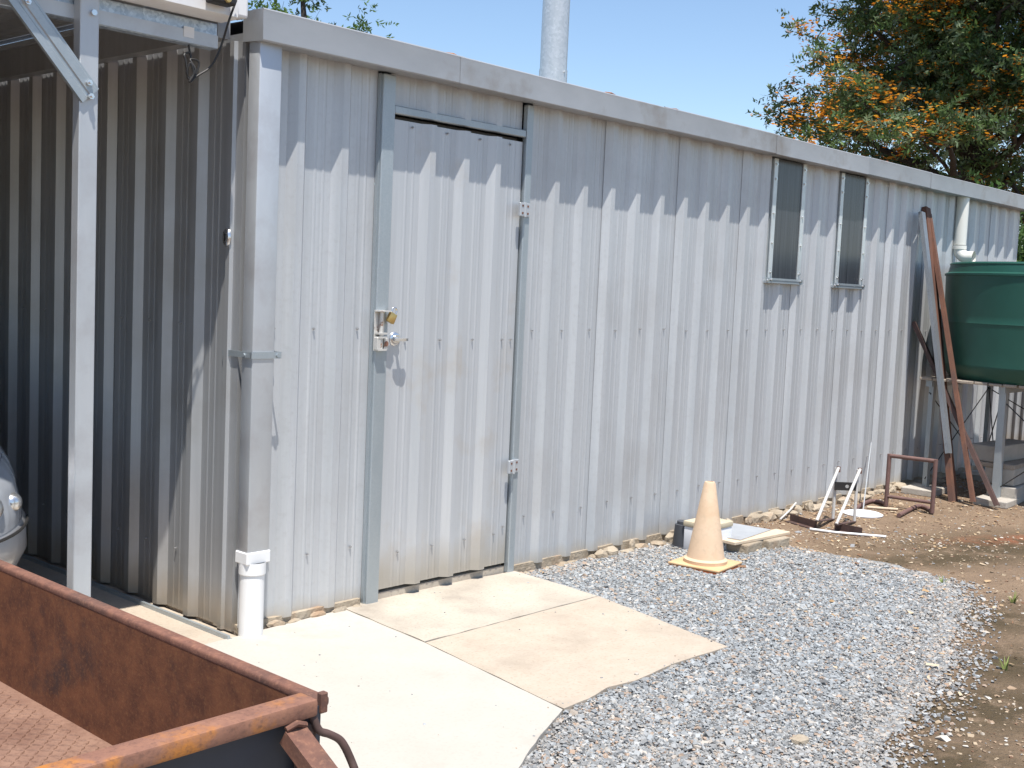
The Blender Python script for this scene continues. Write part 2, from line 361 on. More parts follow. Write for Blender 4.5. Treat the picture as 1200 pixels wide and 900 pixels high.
def sheet(name, prof, z0, z1, to3, m, parent, cuts=()):
    bm = new()
    brk = sorted({s for c in cuts for s in c[:2] if prof[0][0] < s < prof[-1][0]})
    pr = list(prof)
    for s in brk:
        for i in range(len(pr) - 1):
            if pr[i][0] < s < pr[i + 1][0]:
                t = (s - pr[i][0]) / (pr[i + 1][0] - pr[i][0]); pr.insert(i + 1, (s, pr[i][1] + t * (pr[i + 1][1] - pr[i][1]))); break
    lows = [bm.verts.new(to3(s, h, z0)) for s, h in pr]
    cache = {}
    def top(i, z):
        if (i, z) not in cache: cache[(i, z)] = bm.verts.new(to3(pr[i][0], pr[i][1], z))
        return cache[(i, z)]
    for i in range(len(pr) - 1):
        mid = (pr[i][0] + pr[i + 1][0]) / 2; z = z1
        for a, b, zc in cuts:
            if a < mid < b: z = zc
        if z > z0: bm.faces.new((lows[i], lows[i + 1], top(i + 1, z), top(i, z)))
    for v in [v for v in bm.verts if not v.link_faces]: bm.verts.remove(v)
    return obj(name, bm, m, parent)
front = lambda s, h, z: (s, -h, z)
side = lambda s, h, z: (LX - h, s, z)
def screws(parent, spots, normal, m='screw', r=.0044):
    """joined little hexagon heads with washers"""
    bm = new(); nrm = Vector(normal)
    for p in spots:
        p = Vector(p); tube(bm, [p, p + nrm * .002], r * 1.35, 8); tube(bm, [p + nrm * .002, p + nrm * .009], r * .8, 6)
    return stuff(obj('screws', bm, m, parent))
CREST0 = 1.723
crests_all = [CREST0 + PITCH * k for k in range(-8, 30)]
WINS = [(3.835, 4.30, 1.56), (4.765, 5.235, 1.555)]
# sheets right of the door: a lap at every third rib
laps = [CREST0 - PITCH] + [CREST0 + PITCH * (2 + 3 * k) for k in range(0, 9)] + [8.45]
for a, b in zip(laps, laps[1:]):
    last = b >= 8.44
    lo = a - .056 if a > 1.6 else 1.515; hi = b + (.018 if not last else 0)
    if hi - lo < .05: continue
    cs = [c for c in crests_all if lo - .05 < c < hi + .05]
    s = sheet('wall_sheet', profile(lo, hi, cs, lap0=a + .02 if a > 1.6 else None), .012 + random.uniform(0, .008), TOP, front, 'zinc', shed, [(x0 + .05, x1 - .05, zc + .02) for x0, x1, zc in WINS])
    sp = []
    for c in cs:
        xm = c + PITCH / 2 + random.uniform(-.006, .006)
        if lo + .03 < xm < hi - .02:
            for z in (.27, 1.24):
                if any(x0 < xm < x1 and z > zc for x0, x1, zc in WINS): continue
                sp.append((xm, -.004, z + random.uniform(-.006, .006)))
    if sp: screws(s, sp, (0, -1, 0))
# left of the door, and the short piece over it
s = sheet('wall_sheet', profile(-.165, .515, [c for c in crests_all if -.2 < c < .52]), .02, TOP, front, 'zinc', shed)
screws(s, [(x, -.004, z) for x in (.0 - .005, .20, .44) for z in (.27, 1.24)], (0, -1, 0))
DC = [.825, 1.045, 1.262]
s = sheet('wall_sheet', profile(.59, 1.462, [c + .01 for c in DC]), 2.222, TOP, front, 'zinc', shed)
# side wall
LC = [.300 + .24 * k for k in range(0, 24)]
for k in range(0, 24, 3):
    lo = -.004 if k == 0 else LC[k] - .056; hi = LC[k + 3] - .02 if k + 3 < 24 else 6.0
    cs = [c for c in LC if lo - .05 < c < hi + .1]
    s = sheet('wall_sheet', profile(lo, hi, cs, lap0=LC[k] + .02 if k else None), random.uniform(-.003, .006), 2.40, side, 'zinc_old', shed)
    screws(s, [(LX - .004, c + .12, z) for c in cs if lo < c + .12 < hi for z in (.27, 1.24)], (-1, 0, 0))
# the two walls out of sight
s = sheet('wall_sheet', profile(0, 6, [.1 + PITCH * k for k in range(26)]), 0, 2.42, lambda s, h, z: (8.45 + h, s, z), 'zinc', shed)
s = sheet('wall_sheet', profile(LX, 8.45, [LX + .1 + PITCH * k for k in range(37)]), 0, 2.50, lambda s, h, z: (s, 6.0 + h, z), 'zinc', shed)
bm = new(); box(bm, (LX + .05, .06, -.06), (8.40, 5.95, .006)); obj('inner_floor', bm, 'inside', shed)
# roof: ribbed sheet with a slight fall to the gutter
bm = new(); zr = lambda y: 2.462 + y * .012
rp = []
x = LX + .012
while x < 8.5:
    rp += [(x, 0), (x + .14, 0), (x + .16, .028), (x + .19, .028), (x + .21, 0)]; x += .21
for (xa, ha), (xb, hb) in zip(rp, rp[1:]):
    bm.faces.new([bm.verts.new(q) for q in ((xa, .0, zr(-.9) + ha), (xb, .0, zr(-.9) + hb), (xb, 6.1, zr(6.1) + hb), (xa, 6.1, zr(6.1) + ha))])
obj('roof', bm, 'gutter', shed)
# gutter in lengths that sleeve into each other
gj = [-.186, .915, 2.52, 3.74, 5.005, 6.12, 7.3, 8.52]
for i, (a, b) in enumerate(zip(gj, gj[1:])):
    e = .0018 * (i % 2); bm = new(); lo = a - (.03 if i else 0)
    prof = [(-.001, 2.42), (-.001, 2.366 + e), (-.012, 2.360 + e), (-.118 - e, 2.353 + e), (-.130 - e, 2.353 + e), (-.1335 - e, 2.358), (-.1315 - e, 2.462), (-.1325 - e, 2.472), (-.126, 2.478), (-.118, 2.476), (-.118, 2.466)]
    ver = [[bm.verts.new((X, y, z + .002 * math.sin(i * 2.3 + X))) for y, z in prof] for X in np.linspace(lo, b, 5)]
    for u, v in zip(ver, ver[1:]):
        for j in range(len(prof) - 1): bm.faces.new((u[j], u[j + 1], v[j + 1], v[j]))
    g = obj('gutter', bm, 'gutter', shed, 35)
    if i == 0:
        bm = new(); pts = [(-.001, 2.36), (-.012, 2.360), (-.118, 2.353), (-.130, 2.353), (-.1335, 2.358), (-.1315, 2.462), (-.126, 2.476), (-.001, 2.476)]
        A = [bm.verts.new((lo - .001, y, z)) for y, z in pts]; B = [bm.verts.new((lo + .004, y, z)) for y, z in pts]
        bm.faces.new(A); bm.faces.new(B[::-1])
        for j in range(len(pts)): bm.faces.new((A[j], B[j], B[(j + 1) % len(pts)], A[(j + 1) % len(pts)]))
        obj('gutter_end', bm, 'gutter', g)
# rusty gutter brackets that peep over the gutter
for X in (.85, 2.02, 2.62, 4.2, 5.35):
    bm = new(); tube(bm, [(X - .05, -.10, 2.474), (X - .03, -.10, 2.482), (X + .02, -.10, 2.486), (X + .06, -.10, 2.478)], .005, 6)
    obj('gutter_clip', bm, 'rust_rail', shed)
# corner flashing on the side wall
bm = new(); section(bm, (LX, 0, .0), (LX, 0, 2.40), [(0, 0), (0, 0)][:0] or [(.0, .0)] + [(0, 0)][:0] + [(.0, .0)], None) if False else None
A = [(-.060, -.004), (LX - .006, -.004), (LX - .006, .045), (LX - .020, .052), (LX - .020, .078), (LX - .006, .085), (LX - .006, .128), (LX - .001, .128)]
ver = [[bm.verts.new((x, y, z)) for x, y in A] for z in (.0, 2.37)]
for j in range(len(A) - 1): bm.faces.new((ver[0][j], ver[0][j + 1], ver[1][j + 1], ver[1][j]))
obj('corner_flashing', bm, 'zinc_old', shed)
# square downpipe on the corner, with strap and white outlet
bm = new(); box(bm, (-.178, -.104, .335), (-.072, -.030, 2.36), .006, 2); dpipe = obj('downpipe', bm, 'galv_light', shed, 40)
bm = new(); box(bm, (-.186, -.109, 1.125), (-.045, -.1045, 1.152)); box(bm, (-.045, -.109, 1.125), (-.041, -.032, 1.152)); box(bm, (-.186, -.1085, 1.126), (-.1815, .09, 1.151))
box(bm, (-.041, -.036, 1.125), (-.02, -.033, 1.152)); tube(bm, [(-.06, -.109, 1.138), (-.06, -.116, 1.138)], .009, 6); tube(bm, [(-.184, -.06, 1.138), (-.192, -.06, 1.138)], .008, 6)
obj('strap', bm, 'galv', dpipe)
bm = new(); box(bm, (-.183, -.109, .295), (-.067, -.026, .345), .004, 1)
lathe(bm, [(.055, .30), (.055, .252), (.052, .248)], 24, (-.128, -.070, 0)); lathe(bm, [(.050, .25), (.050, -.03), (.0, -.03)], 24, (-.128, -.070, 0))
obj('pipe_outlet', bm, 'pvc', dpipe, 35)
bm = new(); lathe(bm, [(.0, .012), (.020, .012), (.024, .008), (.025, 0)], 16); bmesh.ops.scale(bm, vec=(1, 1.5, 1), verts=bm.verts)
bmesh.ops.transform(bm, matrix=Matrix.Translation((LX - .021, .064, 1.60)) @ Matrix.Rotation(-math.pi / 2, 4, 'Y') @ Matrix.Rotation(math.pi / 2, 4, 'Z'), verts=bm.verts)
k = obj('lock_cover', bm, 'chrome', shed, 40)
bm = new(); box(bm, (LX - .036, .061, 1.585), (LX - .031, .067, 1.615)); obj('keyhole', bm, 'black', k)
# white round downpipe with an elbow over the tank
px0 = 6.90
bm = new(); tube(bm, [(px0, -.075, 2.37), (px0, -.075, 1.96)], .05, 20)
for z in (1.955,): tube(bm, [(px0, -.075, z), (px0, -.075, z - .03)], .056, 20)
wpipe = obj('white_downpipe', bm, 'cream_pipe', shed, 40)
bm = new(); mouth = 1; arc = [(px0, -.075 - .07 * (1 - math.cos(t)), 1.93 - .07 * math.sin(t)) for t in np.linspace(0, math.pi / 2, 7)] + [(px0, -.20, 1.86)]
tube(bm, arc, .05, 20, cap=False); tube(bm, arc, .044, 20, cap=False); obj('elbow', bm, 'cream_pipe', wpipe, 40)
# concrete edge with lumps where the sheeting meets the ground
bm = new(); slab(bm, jag([(1.52, .10), (1.52, -.012), (8.46, -.012), (8.46, .10)], .012, .05, 4), GZ - .05, .022)
obj('footing', bm, 'footing', shed)
bm = new(); slab(bm, jag([(-.16, .10), (-.16, -.025), (.5, -.02), (.5, .10)], .012, .04, 9), GZ - .05, .028)
obj('footing', bm, 'footing', shed)
bm = new(); slab(bm, jag([(-.10, .0), (-.10, 6), (-.166, 6), (-.166, .0)], .003, .05, 12), GZ - .05, .022)
obj('footing', bm, 'footing', shed)
rocks = [obj('footing_stone', rock((1, 1, 1), k), 'footing', shed, None) for k in range(6)]
for k, r_ in enumerate(rocks): r_.matrix_basis = Matrix.Translation((1.57 + k * .11 + random.uniform(-.03, .03), -.03 - random.uniform(0, .03), GZ + random.uniform(-.005, .012))) @ Matrix.Rotation(random.uniform(-.6, .6), 4, 'Z') @ Matrix.Diagonal((random.uniform(.02, .06), random.uniform(.015, .035), random.uniform(.015, .032), 1))
x = 2.2; k = 0
while x < 6.9:
    w = random.uniform(.025, .085) * (1 if x > 2.9 else .7)
    share(rocks[k % 6], 'footing_stone', Matrix.Translation((x, -.03 - random.uniform(0, .05), GZ + random.uniform(.0, .02))) @ Matrix.Rotation(random.uniform(-.5, .5), 4, 'Z') @ Matrix.Diagonal((w, w * random.uniform(.4, .9), random.uniform(.018, .055), 1)), shed)
    x += w * random.uniform(1.2, 3.0); k += 1
for x in (.02, .12, .25, .36, .46):
    share(rocks[k % 6], 'footing_stone', Matrix.Translation((x + random.uniform(-.02, .02), -.028, -.012)) @ Matrix.Rotation(random.uniform(-.4, .4), 4, 'Z') @ Matrix.Diagonal((random.uniform(.02, .05), .016, random.uniform(.016, .03), 1)), shed); k += 1
# ---- door
bm = new(); box(bm, (.520, -.036, -.004), (.592, -.001, 2.352), .004); box(bm, (.514, -.020, -.004), (.521, -.002, 2.352)); jl = obj('door_post', bm, 'galv', shed)
bm = new(); box(bm, (1.468, -.034, -.004), (1.514, -.001, 2.352), .004); jr = obj('door_post', bm, 'galv', shed)
bm = new(); box(bm, (.594, -.030, 2.190), (1.466, -.001, 2.226), .004); obj('door_header', bm, 'galv', shed)
bm = new(); box(bm, (.594, -.005, -.02), (1.466, .05, .030)); obj('door_sill', bm, 'slab_door', shed)
DY = .012
door = sheet('door', profile(.602, 1.460, DC), .048, 2.168, lambda s, h, z: (s, -h - DY, z), 'zinc_door', shed)
screws(door, [(x, -DY - .004, z) for x in (.715, .935, 1.155, 1.365) for z in (.21, 1.19, 2.145)] + [(1.43, -DY - .004, 1.19), (1.43, -DY - .004, .24)], (0, -1, 0))
bm = new()
for lo, hi in (((.604, -.010, .05), (.640, .02, 2.16)), ((1.425, -.010, .05), (1.458, .02, 2.16)), ((.645, -.010, 2.12), (1.42, .018, 2.16)), ((.645, -.010, .052), (1.42, .018, .09)), ((.645, -.008, 1.17), (1.42, .018, 1.21))): box(bm, lo, hi)
obj('door_frame', bm, 'galv', door)
bm = new(); box(bm, (.594, .03, .035), (1.466, .035, 2.188)); obj('door_backing', bm, 'inside', door)
for zc in (1.835, .55):
    bm = new(); box(bm, (1.412, -.060, zc - .033), (1.452, -.046, zc + .033), .002); box(bm, (1.452, -.045, zc - .033), (1.502, -.035, zc + .033), .002)
    tube(bm, [(1.452, -.055, zc - .036), (1.452, -.055, zc + .036)], .008, 10); h = obj('hinge', bm, 'galv_light', door)
    bm = new()
    for dx, dz in ((1.43, .018), (1.43, -.018), (1.485, .018), (1.485, -.018)): box(bm, (dx - .005, -.062 if dx < 1.45 else -.047, zc + dz - .005), (dx + .005, -.058 if dx < 1.45 else -.044, zc + dz + .005))
    stuff(obj('hinge_screws', bm, 'rust', h))
# barrel bolt, handle, padlock
bm = new(); box(bm, (.545, -.040, 1.145), (.604, -.0365, 1.325), .001)
tube(bm, [(.575, -.052, 1.15), (.575, -.052, 1.32)], .009, 10)
for z in (1.15, 1.205, 1.222): box(bm, (.550, -.066, z - .004), (.600, -.038, z + .004))
box(bm, (.546, -.064, 1.150), (.566, -.040, 1.205), .002); box(bm, (.545, -.075, 1.318), (.612, -.038, 1.324)); box(bm, (.598, -.052, 1.15), (.618, -.044, 1.20), .002)
bmesh.ops.translate(bm, vec=(-.038, 0, 0), verts=bm.verts); bolt = obj('barrel_bolt', bm, 'bolt', door)
bm = new(); tube(bm, [(.570, -.0528, 1.176), (.570, -.0545, 1.176)], .012, 12); obj('rust_spot', bm, 'rust_rail', bolt)
hx, hz = .655, 1.195
bm = new(); lathe(bm, [(.0, .008), (.026, .007), (.032, .003), (.033, 0)], 20); bmesh.ops.transform(bm, matrix=Matrix.Translation((hx, -DY - .0005, hz)) @ Matrix.Rotation(math.pi / 2, 4, 'X'), verts=bm.verts)
tube(bm, [(hx, -.018, hz), (hx, -.030, hz)], .019, 14); tube(bm, [(hx, -.03, hz), (hx, -.062, hz)], .008, 10)
bt = new(); pts = [(-.040, 0), (-.036, .012), (.036, .012), (.040, 0), (.028, -.012), (.012, -.018), (-.012, -.018), (-.028, -.012)]
A = [bt.verts.new((hx + x_, -.062 + y_ * .7, hz - .006)) for x_, y_ in pts]; B = [bt.verts.new((hx + x_, -.062 + y_ * .7, hz + .006)) for x_, y_ in pts]
bt.faces.new(A); bt.faces.new(B[::-1])
for j in range(8): bt.faces.new((A[j], B[j], B[(j + 1) % 8], A[(j + 1) % 8]))
merge(bm, bt); obj('door_handle', bm, 'chrome', door, 40)
lock = thing('padlock', 'small brass padlock hooked through the top of the door bolt', 'padlock', (.612, -.062, 1.26))
bm = new(); box(bm, (-.020, -.010, -.030), (.020, .010, .016), .004, 2); bmesh.ops.rotate(bm, matrix=Matrix.Rotation(.45, 3, 'Y'), verts=bm.verts, cent=(0, 0, 0))
bmesh.ops.translate(bm, vec=(.588, -.064, 1.298), verts=bm.verts); obj('lock_body', bm, 'brass', lock, 40)
bm = new(); arc = [Vector((.013 * math.cos(t), 0, .03 + .013 * math.sin(t))) for t in np.linspace(0, math.pi, 9)]
arc = [Vector((.013, 0, .012))] + arc + [Vector((-.013, 0, .012))]; rot = Matrix.Rotation(.45, 3, 'Y')
tube(bm, [rot @ p + Vector((.588, -.064, 1.298)) for p in arc], .004, 8); obj('shackle', bm, 'chrome', lock, 40)
# ---- windows
for i, (x0, x1, z0) in enumerate(WINS):
    z1 = 2.352
    bm = new(); box(bm, (x0 + .045, -.039, z0 + .015), (x1 - .045, -.033, z1)); wdw = obj('window', bm, 'pane', shed)
    wdw['label'] = 'polycarbonate window panel with the dark shed interior in its colour'
    for xa in (x0 + .022, x1 - .066):
        bm = new(); box(bm, (xa, -.0455, z0 + .01), (xa + .044, -.0395, z1 - .002)); box(bm, (xa + .012, -.0395, z0 + .01), (xa + .032, -.004, z1 - .002)); st = obj('side_strip', bm, 'strip', wdw)
        screws(wdw, [(xa + .022, -.046, z) for z in (z0 + .06, z0 + .25, z0 + .44, z0 + .66, z1 - .04)], (0, -1, 0), 'chrome', .008)
    bm = new(); box(bm, (x0 - .01, -.052, z0 - .012), (x1 + .005, -.004, z0 + .008), .002); box(bm, (x0 - .01, -.055, z0 + .008), (x1 + .005, -.051, z0 + .022)); obj('window_sill', bm, 'galv', wdw)
    screws(wdw, [(x0 + .0, -.055, z0 + .005), (x0 + .05, -.055, z0 + .012), (x1 - .03, -.055, z0 + .012)], (0, -1, 0), 'chrome', .009)
# flue
flue = thing('flue_pipe', 'round galvanised flue pipe standing up from the shed roof', 'flue', (2.1, .36, 2.49))
bm = new(); tube(bm, [(2.1, .36, 2.45), (2.1, .36, 4.1)], .075, 28); obj('pipe', bm, 'galv_pipe', flue, 40)
bm = new(); tube(bm, [(2.1, .36, 2.50), (2.1, .36, 2.655)], .0785, 28); tube(bm, [(2.102, .29, 2.64), (2.102, .275, 2.64)], .006, 6); obj('collar', bm, 'galv_pipe', flue, 40)
bm = new(); lathe(bm, [(.0, 4.32), (.13, 4.24), (.13, 4.235)], 24, (2.1, .36, 0))
for t in (0, 2.1, 4.2): tube(bm, [(2.1 + .074 * math.cos(t), .36 + .074 * math.sin(t), 4.05), (2.1 + .11 * math.cos(t), .36 + .11 * math.sin(t), 4.25)], .006, 6)
obj('rain_cap', bm, 'galv_pipe', flue, 40)

# ------------------------------------------------------------------ carport
car_port = thing('carport', 'open steel carport joined to the end of the shed', 'carport', (-.85, -.02, 0))
def post(x, y, ztop, m='galv_light'):
    bm = new(); box(bm, (x - .035, y - .025, -.008), (x + .035, y + .025, ztop), .003)
    return obj('post', bm, m, car_port)
pst = post(-.850, -.025, 2.415); pst.location.y = 0
for x, y in ((-4.3, -.025), (-4.3, 2.9), (-4.3, 5.7)): post(x, y, 2.41)
bm = new(); box(bm, (-4.4, .003, 2.312), (-.30, .055, 2.408), .003); box(bm, (-4.4, -.0005, 2.314), (-.30, .004, 2.330)); fb = obj('front_beam', bm, 'galv_blue', car_port)
bm = new(); box(bm, (-4.399, -.004, 2.314), (-.302, .0025, 2.362)); obj('beam_flange', bm, 'galv_light', fb)
bm = new(); box(bm, (-.452, -.006, 2.333), (-.408, -.0042, 2.372)); obj('sticker', bm, 'white_paint', fb)
# white roof gutter along the front
bm = new(); prof = [(-.005, 2.53), (-.005, 2.412), (-.10, 2.412), (-.118, 2.42), (-.120, 2.56), (-.108, 2.565)]
A = [bm.verts.new((-4.45, y, z)) for y, z in prof]; B = [bm.verts.new((-.292, y, z)) for y, z in prof]
for j in range(len(prof) - 1): bm.faces.new((A[j], A[j + 1], B[j + 1], B[j]))
bm.faces.new(B); bm.faces.new(A[::-1]); wg = obj('fascia', bm, 'white_paint', car_port, 30)
bm = new(); box(bm, (-.289, -.09, 2.43), (-.225, -.02, 2.545), .01, 2); obj('fascia_end', bm, 'white_paint', wg)
# ledger along the shed, side beam and rafters
bm = new(); box(bm, (-.262, .06, 2.372), (-.2045, 6.0, 2.50)); obj('ledger', bm, 'zinc_old', car_port)
bm = new(); box(bm, (-.275, .06, 2.502), (-.2045, 6.0, 2.526)); obj('ledger_flange', bm, 'galv_light', car_port)
for x in (-4.3, -3.3, -2.3, -1.25):
    bm = new(); box(bm, (x - .03, .06, 2.42), (x + .03, 6.0, 2.524)); obj('purlin', bm, 'zinc_old', car_port)
bm = new(); box(bm, (-4.4, 5.68, 2.30), (-.30, 5.73, 2.41)); obj('rear_beam', bm, 'galv', car_port)
for k in range(6):
    x0 = -4.42 + k * .70; x1 = min(x0 + .72, -.238); bm = new(); z = 2.527 + .002 * (k % 2)
    cs = [x0 + .05 + .2 * j for j in range(4)]; pr = profile(x0, x1, cs, .025)
    A = [bm.verts.new((s, -.10, z + h)) for s, h in pr]; B = [bm.verts.new((s, 6.0, z + .004 + h)) for s, h in pr]
    for j in range(len(pr) - 1): bm.faces.new((A[j], A[j + 1], B[j + 1], B[j]))
    obj('roof_sheet', bm, 'zinc_old', car_port)
s_ = sheet('carport_shade_wall', profile(-4.5, -.21, [-4.4 + PITCH * k for k in range(18)]), 0, 2.52, lambda s, h, z: (s, 5.9 - h, z), 'zinc_old', car_port)  # unseen rear wall, added to darken the shed side under the carport
s_ = sheet('carport_shade_wall', profile(1.2, 5.9, [1.3 + PITCH * k for k in range(20)]), 0, 2.52, lambda s, h, z: (-4.4 + h, s, z), 'zinc_old', car_port)  # unseen part-length side wall, added to cut light on the shed's pans
# knee brace: a folded channel in front of the post
p0 = wp(107, 112, -.062); p1 = p0 + (wp(20, -8, -.062) - wp(103, 108, -.062)) * 1.25
bm = new(); section(bm, p0, p1, [(-.042, -.016), (-.042, .0), (-.018, .0), (-.014, -.004), (-.004, -.004), (0, 0), (.030, 0), (.034, -.005), (.042, -.005), (.042, -.016)], (0, -1, 0)); thicken(bm, .002)
br = obj('knee_brace', bm, 'galv', car_port)
bm = new()
for q in ((104, 97), (106, 113), (32, 2)):
    c = wp(*q, -.063); tube(bm, [c + Vector((0, .003, 0)), c + Vector((0, -.010, 0))], .011, 6); tube(bm, [c, c + Vector((0, -.018, 0))], .005, 6)
c = wp(109, 15, -.051); tube(bm, [c, c + Vector((0, -.012, 0))], .011, 6)
stuff(obj('bolts', bm, 'chrome', car_port))
bm = new(); box(bm, (-.238, -.07, -.008), (-.226, 6, .010)); box(bm, (-.226, -.07, -.0078), (-.216, 6, -.003)); tag(obj('door_track', bm, 'galv'), 'narrow steel channel track set in the floor along the ribbed wall', 'track')
# sensor lamp and its cable
lamp = thing('floodlight', 'small black floodlight under the white carport fascia', 'floodlight', (-.40, -.16, 2.45))
bm = new(); box(bm, (-.445, -.185, 2.442), (-.345, -.128, 2.54), .008, 2); obj('lamp_body', bm, 'black', lamp)
bm = new(); lathe(bm, [(0, .01), (.012, .008), (.014, 0)], 12); bmesh.ops.transform(bm, matrix=Matrix.Translation((-.385, -.186, 2.46)) @ Matrix.Rotation(math.pi / 2, 4, 'X'), verts=bm.verts); obj('sensor_eye', bm, 'brass', lamp, 40)
bm = new(); box(bm, (-.41, -.13, 2.49), (-.38, -.1195, 2.53)); obj('lamp_bracket', bm, 'black', lamp)
def spline(ps, n=8):
    ps = [Vector(p) for p in ps]; out = []; q = [ps[0]] + ps + [ps[-1]]
    for i in range(1, len(q) - 2):
        for t in [j / n for j in range(n)]:
            a, b, c, d = q[i - 1], q[i], q[i + 1], q[i + 2]
            out.append(.5 * ((2 * b) + (c - a) * t + (2 * a - 5 * b + 4 * c - d) * t * t + (3 * b - a - 3 * c + d) * t ** 3))
    return out + [ps[-1]]
cp = [wp(277, 0, -.135), wp(268, 25, -.128), wp(262, 45, -.10), wp(256, 62, -.09), wp(247, 78, -.085), wp(234, 87, -.08), wp(224, 92, -.08), wp(219, 85, -.08), wp(223, 74, -.085), wp(227, 86, -.09), wp(222, 96, -.085), wp(228, 90, -.08), wp(233, 73, -.08), wp(223, 70, -.075), wp(229, 82, -.09), wp(221, 92, -.08), wp(218, 72, -.075), wp(216, 64, -.07), wp(222, 62, -.06), wp(224, 70, -.06), wp(221, 53, -.02)]
bm = new(); tube(bm, spline(cp), .0042, 6); tag(obj('cable', bm, 'black'), 'thin black cable hanging in a tangled loop under the carport beam', 'cable')

# ------------------------------------------------------------------ silver car in the carport
carx, nose, tail_y, hw = -1.62, .22, 4.2, .855
auto = thing('parked_car', 'silver car parked under the carport with its nose facing out', 'car', (carx, nose, 0))
def ztop(y):
    t = (y - nose)
    if t < 1.05: return .64 + .31 * math.sin(max(0, min(t / 1.05, 1)) * math.pi / 2) ** .9
    if t > 3.7: return .98 - (t - 3.7) * .25
    return .95
INS = [(0, .10), (.10, .035), (.30, .0), (.48, .004), (.52, .016), (.80, .045), (.93, .09), (1.0, .17)]
def inset(v):
    for (a, ia), (b, ib) in zip(INS, INS[1:]):
        if a <= v <= b: return ia + (ib - ia) * (v - a) / (b - a)
    return INS[-1][1]
def body_pt(u, v, off=0):
    n = 3.4; a = u * 2 * math.pi; c, s = math.cos(a), math.sin(a); i = inset(v) - off
    x = carx + (hw - i) * math.copysign(abs(c) ** (2 / n), c); L = (tail_y - nose) / 2
    Lc = .60; y = (nose + i * 1.2 + Lc * (1 - abs(s) ** (2 / n))) if s < -1e-6 else (tail_y - i * 1.2 - Lc * (1 - abs(s) ** (2 / n)))
    return Vector((x, y, .20 + (ztop(y) - .20) * v))
bm = new(); NU = 160; vl = [0, .05, .10, .2, .30, .4, .48, .52, .6, .7, .8, .87, .93, .97, 1.0]
rings = [[bm.verts.new(body_pt(k / NU, v)) for k in range(NU)] for v in vl]
for a, b in zip(rings, rings[1:]):
    for k in range(NU): bm.faces.new((a[k], a[(k + 1) % NU], b[(k + 1) % NU], b[k]))
top = rings[-1]
for f in (.66, .33, 0.0):
    ring2 = [bm.verts.new((carx + (v.co.x - carx) * f, v.co.y, v.co.z + .03 * (1 - f))) for v in rings[-1]]
    for k in range(NU): bm.faces.new((top[k], top[(k + 1) % NU], ring2[(k + 1) % NU], ring2[k]))
    top = ring2
bmesh.ops.remove_doubles(bm, verts=bm.verts, dist=.0004); obj('body', bm, 'car', auto, 40)
def cab(bm, lev):
    rg = []
    for z, w, y0, y1 in lev:
        q = [(carx - w, y0 + .10), (carx - w * .8, y0), (carx + w * .8, y0), (carx + w, y0 + .10), (carx + w, y1 - .06), (carx + w * .8, y1), (carx - w * .8, y1), (carx - w, y1 - .06)]
        rg.append([bm.verts.new((x_, y_, z)) for x_, y_ in q])
    for a, b in zip(rg, rg[1:]):
        for k in range(8): bm.faces.new((a[k], a[(k + 1) % 8], b[(k + 1) % 8], b[k]))
    bm.faces.new(rg[-1]); return bm
obj('windows', cab(new(), [(.93, .72, nose + .95, tail_y - .18), (1.36, .58, nose + 1.62, tail_y - .62)]), 'glass', auto)
obj('cabin_roof', cab(new(), [(1.355, .60, nose + 1.58, tail_y - .58), (1.40, .57, nose + 1.66, tail_y - .66), (1.425, .48, nose + 1.8, tail_y - .8)]), 'car', auto, 50)
for sgn in (1, -1):          # headlights wrap round the front corners
    bm = new(); g = []
    for i in range(13):
        row = []
        for j in range(9):
            t = j / 8; u = .75 + sgn * (.072 + .115 * i / 12); v = .50 + (.40 - .05 * (i / 12)) * t + .02 * i / 12
            e = min(i, 12 - i, 4) / 4; ej = min(j, 8 - j, 2) / 2
            row.append(bm.verts.new(body_pt(u % 1, v, .002 + .012 * min(1, e + .15) * min(1, ej + .15))))
        g.append(row)
    for i in range(12):
        for j in range(8): bm.faces.new((g[i][j], g[i + 1][j], g[i + 1][j + 1], g[i][j + 1]))
    hl = obj('headlight', bm, 'lamp_glass', auto, 60)
    bm = new()
    for i in range(13):
        pass
    pts = [body_pt((.75 + sgn * (.072 + .115 * i / 12)) % 1, .485, .006) for i in range(13)]; tube(bm, pts, .006, 6); obj('headlight_trim', bm, 'black', hl)
    for uu, vv, rr in ((.100, .70, .048), (.142, .66, .040)):
        c = body_pt((.75 + sgn * uu) % 1, vv, .003); bm = new(); bmesh.ops.create_icosphere(bm, subdivisions=3, radius=rr, matrix=Matrix.Translation(c)); obj('reflector', bm, 'chrome', hl, 60)
bm = new()
for v in (.28, .34, .40):
    tube(bm, [body_pt(.75 + t, v, .004) for t in np.linspace(-.05, .05, 9)], .012, 6)
obj('grille', bm, 'black', auto)
bm = new(); box(bm, (carx - .19, nose - .012, .42), (carx + .19, nose - .002, .53)); obj('number_plate', bm, 'white_paint', auto)
for sx in (-1, 1):
    for y in (nose + .82, tail_y - .78):
        c = Vector((carx + sx * .74, y, .30)); bm = new(); ax = Vector((sx, 0, 0))
        prof = [(.19, -.09), (.29, -.10), (.312, -.08), (.316, 0), (.312, .08), (.29, .115), (.19, .10)]
        lathe(bm, prof, 28); bmesh.ops.transform(bm, matrix=Matrix.Translation(c) @ Matrix.Rotation(sx * math.pi / 2, 4, 'Y'), verts=bm.verts)
        w = obj('wheel', bm, 'rubber', auto, 40)
        bm = new(); lathe(bm, [(.0, .105), (.05, .10), (.06, .07), (.17, .06), (.19, .10)], 20); bmesh.ops.transform(bm, matrix=Matrix.Translation(c) @ Matrix.Rotation(sx * math.pi / 2, 4, 'Y'), verts=bm.verts)
        obj('rim', bm, 'chrome', w, 40)

